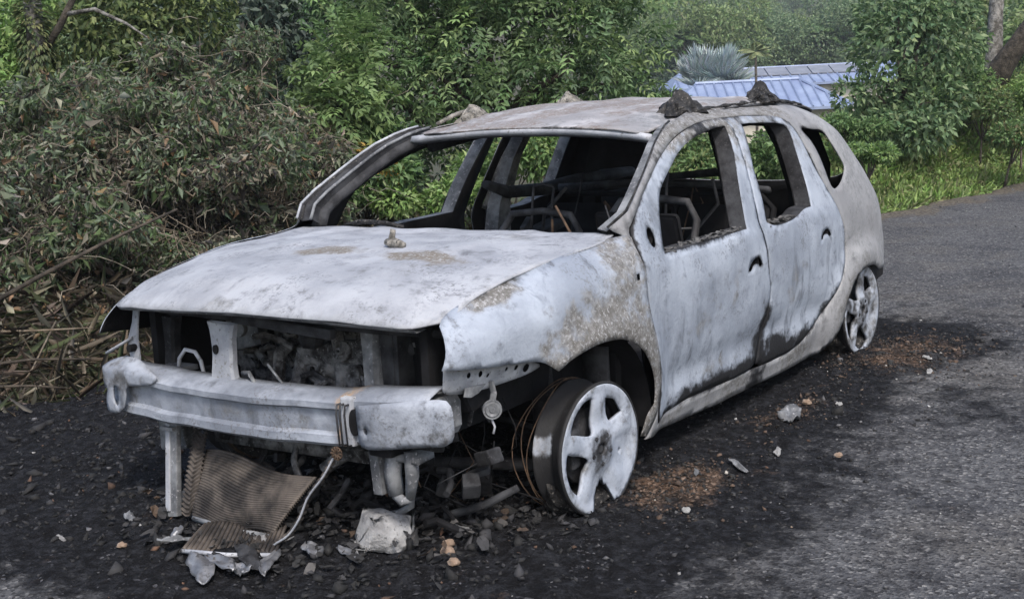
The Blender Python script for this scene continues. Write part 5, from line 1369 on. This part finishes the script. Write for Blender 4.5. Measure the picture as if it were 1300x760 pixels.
# scorched thicket along the verge, left of the car
def scorched(px, py, dp, r, h, label, mixw, nl=3600, seed=0):
    g = ground_at(px, dp); c0 = at(px, py, dp)
    t = empty('scorched_shrub', g, label, 'shrub', 'scorched shrubs along the verge')
    r *= 1.25; h *= 1.25
    C = [(c0+RNG.normal(size=3)*[r*.55, r*.55, h*.5], (r*RNG.uniform(.2, .6), r*RNG.uniform(.2, .6), h*RNG.uniform(.2, .6))) for _ in range(13)]
    P, d = in_clusters(nl, C, .2)
    D = d*.5+RNG.normal(size=(nl, 3))*.7-np.array([0, 0, .75])
    cols = DEAD+[(.070, .105, .045), (.125, .16, .105), (.03, .028, .026)]
    L_ = .031*RNG.gamma(5, .3, nl)
    leaves('dry_leaves', P, D, rnd_dir(nl), L_, L_*RNG.uniform(.18, .45, nl), pal(nl, cols, .35, mixw)*.82, t, .3, .35)['kind'] = 'stuff'
    nv = 60; V0 = c0+RNG.normal(size=(nv, 3))*[r*.7, r*.7, h*.5]; b = MB()
    for i in range(nv):      # pale dry stalks and vine ends
        dd = RNG.normal(size=3)*[.6, .6, .35]+[0, 0, .35]; ln = RNG.uniform(.12, .38); tt = np.linspace(0, 1, 5)[:, None]
        b.tube(V0[i]+dd*ln*tt-np.array([0, 0, 1])*(.35*ln*tt**2)+RNG.normal(size=(5, 3))*.012, np.linspace(.0032, .0016, 5), 3, False)
    b.build('vine_ends', M['palestalk'], t, True)['kind'] = 'stuff'
    b = MB()
    for i in range(70):
        k = C[RNG.integers(len(C))]; tip = k[0]+RNG.normal(size=3)*np.array(k[1])*.75; b0 = g*.6+c0*.4+RNG.normal(size=3)*r*.35
        tt = np.linspace(0, 1, 6)[:, None]; P_ = b0*(1-tt)+tip*tt+RNG.normal(size=(6, 3))*.045+np.array([0, 0, 1])*.18*np.sin(math.pi*tt)
        b.tube(P_, np.linspace(.006, .002, 6)*RNG.uniform(.5, 1.3), 4)
    b.build('stems', M['drystem'] if seed % 2 else M['twig'], t, True)['kind'] = 'stuff'
    return t
#              170,  115, 23, 08, greybr, orange, green, greygreen, char
W_BROWN = [1.6, 1.2, 2.2, 1, 2.5, .6, 3, 3, .8]; W_GREY = [1, .8, 2, .8, 1.8, .5, 2.5, 5, .8]; W_GREEN = [.8, .5, .8, .5, 1.5, .4, 5, 4, .5]; W_CHAR = [1.5, 1.2, 1.4, 1.3, 1.0, .3, 1.2, 1.6, 2.2]
for i, (px, py, dp, r, h, w, lb) in enumerate([
    (40, 250, 8.3, .42, .34, W_GREY, 'grey-brown withered shrub at the left edge of the thicket'), (130, 230, 8.4, .40, .30, W_GREY, 'grey-green withered shrub second from the left edge'), (215, 215, 8.5, .40, .32, W_GREEN, 'silvery green withered shrub below the olive tree'),
    (300, 175, 9.0, .42, .30, W_BROWN, 'tallest brown withered shrub below the dark tree'), (250, 120, 9.4, .40, .30, W_GREEN, 'pale olive creeper heap against the dark tree'), (350, 225, 9.0, .36, .26, W_BROWN, 'brown withered shrub behind the bonnet'),
    (60, 330, 7.7, .40, .26, W_GREEN, 'low greenish shrub at the left edge above the straw'), (160, 315, 7.9, .40, .26, W_GREEN, 'half-green scorched shrub beneath the silvery one'), (250, 280, 8.3, .42, .26, W_CHAR, 'charred shrub just above the bonnet'),
    (330, 280, 8.6, .30, .20, W_CHAR, 'blackened shrub at the foot of the windscreen pillar'), (385, 250, 9.2, .26, .24, W_BROWN, 'tan withered shrub beside the windscreen pillar'), (100, 170, 9.2, .42, .28, W_GREEN, 'shrub with pale drooping leaves below the mossy trunk'),
    (10, 180, 8.8, .36, .34, W_GREEN, 'green shrub cut by the left picture edge')]):
    scorched(px, py, dp, r, h, lb, w, 7600, i)
# broad pale leaves hanging over the thicket
P = np.array([at(RNG.uniform(75, 215), RNG.uniform(120, 165), RNG.uniform(8.6, 8.9)) for _ in range(90)])
t_ = empty('drooping_plant', ground_at(140, 8.7), 'plant with large pale drooping leaves above the withered shrubs', 'plant')
leaves('hanging_leaves', P, np.array([0, 0, -1.0])+RNG.normal(size=(90, 3))*.5, rnd_dir(90), RNG.uniform(.09, .17, 90), RNG.uniform(.025, .05, 90), pal(90, [(.15, .20, .13), (.10, .15, .08), (.20, .25, .18)]), t_)['kind'] = 'stuff'
b_ = MB()
for k in range(7):
    p0 = at(RNG.uniform(90, 200), 150, 8.75); b_.tube([ground_at(140, 8.7)+RNG.normal(size=3)*.1, p0*.7+ground_at(140, 8.7)*.3+RNG.normal(size=3)*.05, p0], [.008, .006, .003], 5)
b_.build('stalks', M['drystem'], t_, True)['kind'] = 'stuff'

def blades(name, P, H, Wd, lean, cols, label, cat, w=None, curl=.35, jit=.3):
    n = len(P); D = np.array([0, 0, 1.0])+RNG.normal(size=(n, 3))*lean; D[:, 2] = np.abs(D[:, 2])
    o = leaves(name, P, D, rnd_dir(n), H, Wd, pal(n, cols, jit, w), None, .0, curl)
    return tag(o, label, cat, kind='stuff')
# straw and dead stems lying at the foot of the bank
n = 11000; x = RNG.uniform(-5.2, 2.0, n); s_ = RNG.uniform(-.25, 1.5, n)**1.0; y = YEDGE(x)-s_
P = np.stack([x, y, terrain(x, y)+RNG.uniform(0, .16, n)*sm(0, .6, s_)], 1)
D = np.stack([RNG.normal(size=n), RNG.normal(size=n)*.7+.25, RNG.normal(size=n)*.45+.1], 1)
tag(leaves('straw', P, D, rnd_dir(n), RNG.uniform(.10, .36, n), RNG.uniform(.0025, .006, n), pal(n, [(.10, .082, .06), (.07, .056, .04), (.16, .14, .11), (.045, .037, .028), (.06, .07, .035)], .3), None, 0, .2),
    'dry brown straw matted along the foot of the bank', 'straw', kind='stuff')
n = 9000; x = RNG.uniform(-5.4, 1.8, n); s_ = RNG.uniform(.2, 2.6, n); y = YEDGE(x)-s_
P = np.stack([x, y, terrain(x, y)+RNG.uniform(0, .5, n)*sm(.1, 1.4, s_)], 1)
L_ = RNG.uniform(.03, .09, n)
tag(leaves('dead_leaves', P, rnd_dir(n), rnd_dir(n), L_, L_*.45, pal(n, DEAD+[(.035, .03, .026), (.06, .085, .04)], .3), None, .3, .3), 'withered leaves caught in the scorched bank', 'leaves', kind='stuff')
# long bare sticks
def stick(pts, r, label, mat='twig'):
    b = MB(); b.tube([at(*p_) for p_ in pts], np.linspace(r, r*.5, len(pts)), 7); b.jit(.006, 5)
    return tag(b.build('dead_branch', M[mat], None, True), label, 'branch')
stick([(-30, 396, 6.9), (60, 345, 7.0), (140, 305, 7.1), (225, 266, 7.3)], .015, 'long dark bare branch slanting up across the thicket')
stick([(-30, 465, 6.5), (40, 457, 6.5), (115, 455, 6.6)], .010, 'thin dark branch lying level left of the right wing')
stick([(-30, 422, 6.8), (50, 420, 6.8), (118, 416, 6.9)], .008, 'thin branch just above the level one', 'drystem')
stick([(-30, 492, 6.3), (40, 490, 6.3), (88, 492, 6.35)], .008, 'lowest dark branch at the edge of the ash')
stick([(70, 410, 6.9), (40, 470, 6.5), (25, 492, 6.4)], .006, 'pale stem leaning down over the straw', 'drystem')
stick([(190, 210, 8.0), (245, 250, 7.9), (282, 196, 8.3)], .010, 'forked pale dead stem in the middle of the thicket', 'drystem')
stick([(330, 105, 9.6), (370, 150, 9.5), (400, 155, 9.5)], .007, 'bare twig hanging before the dark tree', 'drystem')

# green growth seen through the empty windows
def shrub(px, py, dp, r, h, n, ll, cols, label, lw=.42, w=None, name='green_shrub', nc=6, sh=.45, droop=.3):
    g = ground_at(px, dp); c0 = at(px, py, dp)
    C = [(c0+RNG.normal(size=3)*[r*.5, r*.5, h*.35], (r*RNG.uniform(.4, .65), r*RNG.uniform(.4, .65), h*RNG.uniform(.4, .65))) for _ in range(nc)]
    return tree(name, label, 'shrub', g, C, n, ll, lw, cols, .015, 'bark', None, None, sh, w, True, droop)
shrub(470, 225, 9.4, .32, .24, 3400, .07, G_MID, 'dark green shrub seen between windscreen pillar and centre pillar')
shrub(510, 200, 9.9, .35, .3, 3000, .07, G_DARK+G_MID, 'dark-leaved shrub behind the right-hand door opening')
shrub(478, 208, 9.2, .14, .10, 420, .06, [(.34, .23, .05), (.25, .19, .05), (.15, .17, .05)], 'shrub with yellowing leaves seen through the windscreen opening')
shrub(650, 205, 9.6, .36, .30, 4200, .06, G_BRIGHT+G_MID, 'bright green shrub seen through the right rear window')
shrub(690, 180, 10.1, .34, .24, 2600, .055, [(.15, .16, .06), (.11, .13, .045), (.19, .18, .09)], 'yellowish shrub seen through the right rear window')
shrub(755, 195, 10.2, .34, .28, 3000, .055, [(.14, .135, .07), (.10, .11, .05), (.18, .16, .10)], 'dry yellow-brown shrub seen through the far quarter window')
shrub(895, 205, 10.6, .40, .26, 3600, .055, G_MID+[(.13, .15, .06)], 'green shrub seen through the front door window')
shrub(985, 190, 11.0, .42, .30, 3800, .06, G_MID, 'leafy shrub seen through the rear door window')
shrub(560, 250, 9.3, .30, .16, 2200, .06, G_BRIGHT, 'low bright weeds seen beside the centre pillar')
shrub(830, 150, 11.2, .45, .30, 3800, .07, G_MID, 'green shrub hiding behind the left edge of the roof')
shrub(480, 165, 9.9, .34, .22, 2800, .06, G_MID+G_BRIGHT, 'light green shrub rising behind the windscreen pillar')
shrub(400, 195, 9.5, .28, .26, 2600, .06, G_OLIVE+DEAD[:2], 'half-withered shrub where the scorched thicket ends')

# grass on the verge
n = 13000; x = RNG.uniform(-15, -2.0, n); s_ = RNG.gamma(1.5, .6, n)-.10; y = YEDGE(x)-s_
P = np.stack([x, y, terrain(x, y)], 1); hh = RNG.uniform(.05, .20, n)*(1+.5*sm(.3, 1.2, s_))
blades('verge_grass', P, hh, RNG.uniform(.006, .012, n), .6, [(.17, .245, .075), (.21, .28, .10), (.13, .20, .06), (.21, .23, .12)], 'bright green grass along the road verge', 'grass')
n = 64000; x = RNG.uniform(-17, -6.0, n); s_ = np.abs(RNG.normal(size=n))*1.15-.08; y = YEDGE(x)-s_
cp = np.maximum(0, fbm(x, y, 1.9, 3, 131)+.12)*2.2
P = np.stack([x, y, terrain(x, y)+RNG.uniform(0, 1, n)*(.07+.28*cp)*sm(-.1, .6, s_)+.015], 1); L_ = RNG.uniform(.035, .085, n)
tag(leaves('verge_weeds', P, rnd_dir(n)+[0, 0, .25], np.array([0, 0, 1.0])+RNG.normal(size=(n, 3))*.55, L_, L_*.5, pal(n, [(.15, .21, .07), (.12, .18, .058), (.19, .25, .095), (.085, .13, .045), (.16, .17, .08)], .3)), 'broad-leaved weeds covering the grassy bank', 'weeds', kind='stuff')

# right bank: dark bush, light shrubs, leaning trunk
tree('dark_bush', 'tall dark green bush beside the blue roofs', 'bush', ground_at(1140, 14.5), [cl(1150, 60, 14.4, .62, .50), cl(1125, 110, 14.2, .34, .32), cl(1082, 122, 14.2, .22, .20), cl(1180, 130, 14.2, .45, .36), cl(1205, 50, 14.6, .42, .40), cl(1140, 20, 14.6, .50, .30), cl(1125, 160, 14.0, .34, .2), cl(1190, 10, 14.7, .45, .2), cl(1160, 165, 13.9, .4, .25)],
     6500, .10, .45, [(.070, .112, .055), (.052, .088, .045), (.095, .140, .068), (.135, .185, .09)], .06, 'darkbark', shell=.85)
for (px, py, dp, r, h, n, cols, lb) in [(1275, 165, 14.0, .40, .20, 3000, G_MID+[(.13, .12, .06)], 'olive creeper mound under the leaning trunk'), (1245, 130, 14.8, .36, .22, 2800, G_OLIVE+G_MID, 'creeper heap climbing toward the leaning trunk'),
    (1297, 115, 14.9, .30, .28, 2400, G_BRIGHT, 'bright leaves at the right picture edge'), (1100, 190, 12.8, .26, .12, 1800, G_MID+G_BRIGHT, 'low shrub just behind the rear of the car'),
    (1218, 95, 15.4, .35, .32, 2400, G_MID, 'leafy shrub behind the dark bush'), (1062, 160, 14.5, .24, .10, 2000, G_BRIGHT+G_MID, 'bright green hedge top showing over the car roof'), (1078, 165, 13.6, .28, .16, 2000, G_MID, 'green shrub above the rear quarter of the car')]:
    shrub(px, py, dp, r, h, n, .06, cols, lb)
lt = empty('leaning_tree', ground_at(1262, 16.5), 'grey lichened tree forking at the right picture edge', 'tree')
b_ = MB(); b_.tube([ground_at(1262, 16.5), at(1258, 140, 16.5), at(1262, 70, 16.5), at(1264, 20, 16.5), at(1270, -40, 16.5)], [.17, .14, .115, .10, .095], 12); b_.jit(.03, 5).build('trunk', M['palebark'], lt, True)
b_ = MB(); b_.tube([at(1258, 120, 16.45), at(1272, 85, 16.3), at(1290, 60, 16.2), at(1315, 25, 16.1), at(1345, -20, 16.1)], [.15, .15, .14, .13, .12], 12); b_.jit(.03, 5).build('limb', M['darkbark'], lt, True)
P, d = in_clusters(500, [(at(1264, 60, 16.4), (.16, .16, .5))], .5); leaves('creeper', P, d, d, .05, .03, pal(500, G_OLIVE), lt)['kind'] = 'stuff'

# ------------------------------------------------------------------ house with blue sheet roofs, down the slope
M['bluesheet'] = simple('blue_roof_sheet', (.20, .25, .39), (.27, .33, .47), 1.2, .55, .1, metal=.1, spec=.5)
M['greysheet'] = simple('grey_roof_panel', (.16, .17, .20), (.22, .23, .27), 2, .4, .1, spec=.5)
M['wall'] = simple('cream_wall', (.50, .47, .40), (.62, .58, .50), 3, .9, .1)
M['glass'] = simple('window_glass', (.03, .035, .04), (.05, .055, .06), 3, .15, .0)
AX = np.array([-.559, .829, 0]); AD = np.array([-.829, -.559, 0])      # along the ridge, away from the road
def house(name, label, O, L, Dp, zr, ze, hip, zg, mat, ribs):
    h = empty(name, (O[0], O[1], zg), label, 'house')
    def W3(u, v, z): return np.array([O[0], O[1], 0])+AX*u+AD*v+np.array([0, 0, z])
    a, d = L/2, Dp/2; rx_ = a-hip
    C = [W3(-a, -d, ze), W3(a, -d, ze), W3(a, d, ze), W3(-a, d, ze), W3(-rx_, 0, zr), W3(rx_, 0, zr)]
    roofp = mesh_obj('roof', C+[c_-[0, 0, .12] for c_ in C[:4]], [[0, 1, 5, 4], [2, 3, 4, 5], [1, 2, 5], [3, 0, 4], [0, 6, 7, 1], [1, 7, 8, 2], [2, 8, 9, 3], [3, 9, 6, 0], [6, 9, 8, 7]], M[mat], h, False, attr=np.zeros((10, 3)))
    b = MB()
    nr = int(L/ribs)
    for i in range(nr+1):
        u = -a+L*i/nr; k = min(1.0, (a-abs(u))/max(hip, .01)); b.tube([W3(u, -d, ze+.03), W3(u, -d*(1-k), ze+(zr-ze)*k+.03)], .05, 4)
    for i in range(int(Dp/ribs)+1):
        v = -d+ribs*i; k = 1-abs(v)/d; b.tube([W3(a, v, ze+.03), W3(a-hip*k, v, ze+(zr-ze)*k+.03)], .05, 4)
    b.build('roof_ribs', M[mat], roofp)['kind'] = 'stuff'
    MB().tube([W3(-rx_, 0, zr+.04), W3(rx_, 0, zr+.04)], .09, 6).build('ridge_cap', M[mat], roofp)
    for s in (-1, 1): MB().tube([W3(rx_, 0, zr+.04), W3(a, s*d, ze+.04)], .08, 6).build('hip_cap', M[mat], roofp)
    b = MB(); a2, d2 = a-.5, d-.5; V = [W3(u, v, z) for z in (zg, ze-.02) for u, v in ((-a2, -d2), (a2, -d2), (a2, d2), (-a2, d2))]
    b.add(V, [[0, 1, 5, 4], [1, 2, 6, 5], [2, 3, 7, 6], [3, 0, 4, 7]]); b.build('wall', M['wall'], h)
    for u in (-a*.5, a*.1, a*.6):
        z0 = zg+1.0
        w = mesh_obj('window', [W3(u-.5, -d2-.04, z0), W3(u+.5, -d2-.04, z0), W3(u+.5, -d2-.04, z0+1.1), W3(u-.5, -d2-.04, z0+1.1)], [[0, 1, 2, 3]], M['glass'], h, False, attr=np.zeros((4, 3)))
        fb = MB()
        for q0, q1 in ((W3(u-.5, -d2-.05, z0), W3(u+.5, -d2-.05, z0)), (W3(u+.5, -d2-.05, z0), W3(u+.5, -d2-.05, z0+1.1)), (W3(u+.5, -d2-.05, z0+1.1), W3(u-.5, -d2-.05, z0+1.1)), (W3(u-.5, -d2-.05, z0+1.1), W3(u-.5, -d2-.05, z0))): fb.tube([q0, q1], .05, 4)
        fb.build('window_frame', M['wall'], w)
    return h
p0 = at(962, 105, 55); zr = float(p0[2]); p0 = p0+AD*2.6
house('blue_roofed_house', 'low house with a blue ribbed hip roof, nearer of the two', p0, 8.2, 5.4, zr, zr-1.15, 1.75, -3.6, 'bluesheet', .42)
p1 = at(1010, 86, 66); zr1 = float(p1[2]); p1 = p1+AD*2.8
h2 = house('blue_roofed_house', 'longer blue-roofed house with a grey band of roof panels behind the nearer one', p1, 13.0, 5.6, zr1, zr1-.80, .8, -3.6, 'bluesheet', .5)
# row of grey panels along the top of the second roof
for i in range(8):
    u0 = -4.6+1.16*i
    def W4(u, t):  # t from ridge down
        return np.array([p1[0], p1[1], 0])+AX*u+AD*(-2.8*t)+np.array([0, 0, zr1-.80*t+.10])
    q = [W4(u0, .04), W4(u0+1.1, .04), W4(u0+1.1, .52), W4(u0, .52)]; q2 = [c_-[0, 0, .05] for c_ in q]
    mesh_obj('roof_panel', q+q2, [[0, 1, 2, 3], [7, 6, 5, 4], [0, 4, 5, 1], [1, 5, 6, 2], [2, 6, 7, 3], [3, 7, 4, 0]], M['greysheet'], h2, False, attr=np.zeros((8, 3)))

# palms
def palm(name, label, px, py, dp, R_, nf, col, tr=.13, trunk_mat='bark', droop=.55, upb=.35):
    c0 = at(px, py, dp); g = np.array([c0[0], c0[1], float(terrain(c0[0], c0[1]))])
    t = empty(name, g, label, 'palm')
    MB().tube([g, g*.5+c0*.5+[.05, .05, 0], c0], [tr*1.3, tr, tr*.85], 10).build('trunk', M[trunk_mat], t, True)
    for i in range(nf):
        a = 2*math.pi*i/nf+RNG.uniform(-.2, .2); el = RNG.uniform(-.1, 1.1)+upb*.2
        d0 = np.array([math.cos(a)*math.cos(el), math.sin(a)*math.cos(el), math.sin(el)]); k = 26; tt = np.linspace(.08, 1, k)
        L_ = R_*RNG.uniform(.85, 1.15); ra = c0+d0*(L_*tt)[:, None]-np.array([0, 0, 1])*(droop*L_*tt**2.2)[:, None]
        tan = unit(np.gradient(ra, axis=0)); sd_ = unit(np.cross(tan, [0, 0, 1.0])); B = np.concatenate([ra, ra]); D = np.concatenate([sd_+tan*.5-[0, 0, .35], -sd_+tan*.5-[0, 0, .35]])
        ll = L_*.30*np.sin(math.pi*np.clip(tt*.85+.12, 0, 1)); LL = np.concatenate([ll, ll])
        leaves('frond', B, D, np.tile([0, 0, 1.0], (2*k, 1)), LL, LL*.16+.02, pal(2*k, col, .2), t)
    return t
def fan_palm(name, label, px, py, dp, R_, nf, col, tr=.18):
    c0 = at(px, py, dp); g = np.array([c0[0], c0[1], float(terrain(c0[0], c0[1]))]); t = empty(name, g, label, 'palm')
    MB().tube([g, g*.5+c0*.5, c0], [tr*1.3, tr, tr], 10).build('trunk', M['palebark'], t, True)
    for i in range(nf):
        a = RNG.uniform(0, 2*math.pi); el = RNG.uniform(.05, 1.2); d0 = np.array([math.cos(a)*math.cos(el), math.sin(a)*math.cos(el), math.sin(el)])
        hub = c0+d0*R_*.45; s0 = unit(np.cross(d0, [0.01, 0, 1.0])); k = 28; th = np.linspace(-1.9, 1.9, k)
        D = d0*np.cos(th)[:, None]+s0*np.sin(th)[:, None]+np.array([0, 0, .1]); nn = np.cross(d0, s0)
        o = leaves('fan', np.tile(hub, (k, 1)), D, np.tile(nn, (k, 1))+RNG.normal(size=(k, 3))*.15, R_*.60*RNG.uniform(.8, 1.05, k), R_*.05, pal(k, col, .15), t)
        MB().tube([c0, hub], .03, 4).build('stalk', M['palebark'], t)
    return t
fan_palm('fan_palm', 'silvery blue-grey fan palm left of the blue roofs', 903, 112, 62, 2.3, 40, [(.30, .35, .34), (.36, .41, .40), (.23, .28, .27)])
palm('feather_palm', 'green feather palm far behind the silvery palm', 868, 52, 82, 1.7, 16, G_MID, .12)
palm('feather_palm', 'tall feather palm rising behind the blue roofs', 955, 34, 88, 1.9, 16, [(.09, .13, .06), (.06, .10, .04)], .13)
palm('young_palm', 'small pale palm on a thin brown trunk before the blue roofs', 959, 66, 52, .75, 18, [(.20, .22, .12), (.15, .18, .09)], .06, 'bark', .35)
palm('feather_palm', 'feather palm between the roofs and the dark bush', 1050, 40, 85, 1.7, 14, G_MID, .12)

# wooded slope behind: each tree on its own, a few shapes shared
GF = [[(.10, .145, .075), (.075, .115, .06), (.13, .175, .095)], [(.060, .085, .055), (.045, .07, .045), (.08, .105, .065)], [(.12, .165, .065), (.09, .135, .05), (.15, .19, .09)], [(.10, .12, .075), (.075, .09, .055), (.13, .145, .10)]]
protos = []
for k in range(5):
    zc = (4.0, 2.2, 3.4, 1.6, 4.6)[k]
    C = [(np.array([RNG.normal()*1.2, RNG.normal()*1.2, zc+RNG.normal()*.8]), (RNG.uniform(.7, 1.3), RNG.uniform(.7, 1.3), RNG.uniform(.6, 1.1))) for _ in range(11)]
    P, d = in_clusters(9000, C, .6); cols = pal(9000, GF[k % 4], .25)
    me_o = leaves('crown', P, d*.5+RNG.normal(size=(9000, 3))*.6-[0, 0, .4], d+RNG.normal(size=(9000, 3))*.6, RNG.uniform(.11, .24, 9000), RNG.uniform(.06, .12, 9000), cols)
    b_ = MB(); b_.tube([(0, 0, -1), (.1, .05, zc*.4), (0, 0, zc)], [.22, .17, .08], 8)
    for c_ in C[:6]: b_.tube([(0, 0, zc*.5), np.array([0, 0, zc*.65])*.5+c_[0]*.5, c_[0]], [.09, .06, .03], 5)
    tr_ = b_.build('trunk', M['bark'], None, True)
    protos.append((me_o.data, tr_.data)); bpy.data.objects.remove(me_o); bpy.data.objects.remove(tr_)
spots = []
for i in range(22):
    px = RNG.uniform(-40, 400) if i < 14 else RNG.uniform(1230, 1400); dp = RNG.choice([30, 36, 46])*RNG.uniform(.92, 1.08)
    if 720 < px < 1140 and dp < 76: continue
    spots.append((px, dp))
for px in range(800, 1130, 20):
    spots += [(px+RNG.uniform(-12, 12), RNG.uniform(97, 103)), (px+RNG.uniform(-12, 12), RNG.uniform(84, 96)), (px+RNG.uniform(-12, 12), RNG.uniform(104, 118)), (px+RNG.uniform(-12, 12), RNG.uniform(130, 150)), (px+RNG.uniform(-12, 12), RNG.uniform(76, 80))]
for dp_ in (108, 116, 125, 135, 146, 158, 170, 182):
    for px in range(790, 1150, 24): spots.append((px+RNG.uniform(-14, 14), dp_*RNG.uniform(.98, 1.02)))
GL = ['leafy tree on the wooded slope far behind', 'greyish tree on the wooded slope far behind', 'light green tree on the wooded slope far behind', 'pale olive tree on the wooded slope far behind', 'dense tree on the wooded slope far behind']
for px, dp in spots:
    q = at(px, 100, dp); z0 = float(terrain(q[0], q[1])); k = int(RNG.integers(5)); s_ = RNG.uniform(.8, 1.35)*(1.0 if dp < 70 else 1.15)
    if dp < 80 and 780 < px < 1140: s_ *= .45
    t = empty('slope_tree', (q[0], q[1], z0-.1), GL[k], 'tree', GL[k].replace('tree', 'trees', 1)); t['_local'] = 1
    t.rotation_euler = (0, 0, RNG.uniform(0, 6.28)); t.scale = (s_, s_, s_*RNG.uniform(.9, 1.2))
    for nm, me in zip(('crown', 'trunk'), protos[k]):
        o = bpy.data.objects.new(nm, me); COL.objects.link(o); o.parent = t
        if nm == 'crown': o['kind'] = 'stuff'
    del t['_local']

# ------------------------------------------------------------------ thin haze over the valley
hv = [(-262, -242, -8), (62, -242, -8), (62, 62, -8), (-262, 62, -8), (-262, -242, 60), (62, -242, 60), (62, 62, 60), (-262, 62, 60)]
hm = bpy.data.materials.new('haze_air'); hm.use_nodes = True; hm.node_tree.nodes.clear()
ho = hm.node_tree.nodes.new('ShaderNodeOutputMaterial'); hp = hm.node_tree.nodes.new('ShaderNodeVolumePrincipled')
hp.inputs['Color'].default_value = (.86, .91, 1.0, 1); hp.inputs['Density'].default_value = .0009; hp.inputs['Anisotropy'].default_value = .2
hm.node_tree.links.new(hp.outputs[0], ho.inputs['Volume'])
hz_o = mesh_obj('haze', hv, [[0, 3, 2, 1], [4, 5, 6, 7], [0, 1, 5, 4], [1, 2, 6, 5], [2, 3, 7, 6], [3, 0, 4, 7]], hm, None, False)
tag(hz_o, kind='stuff')
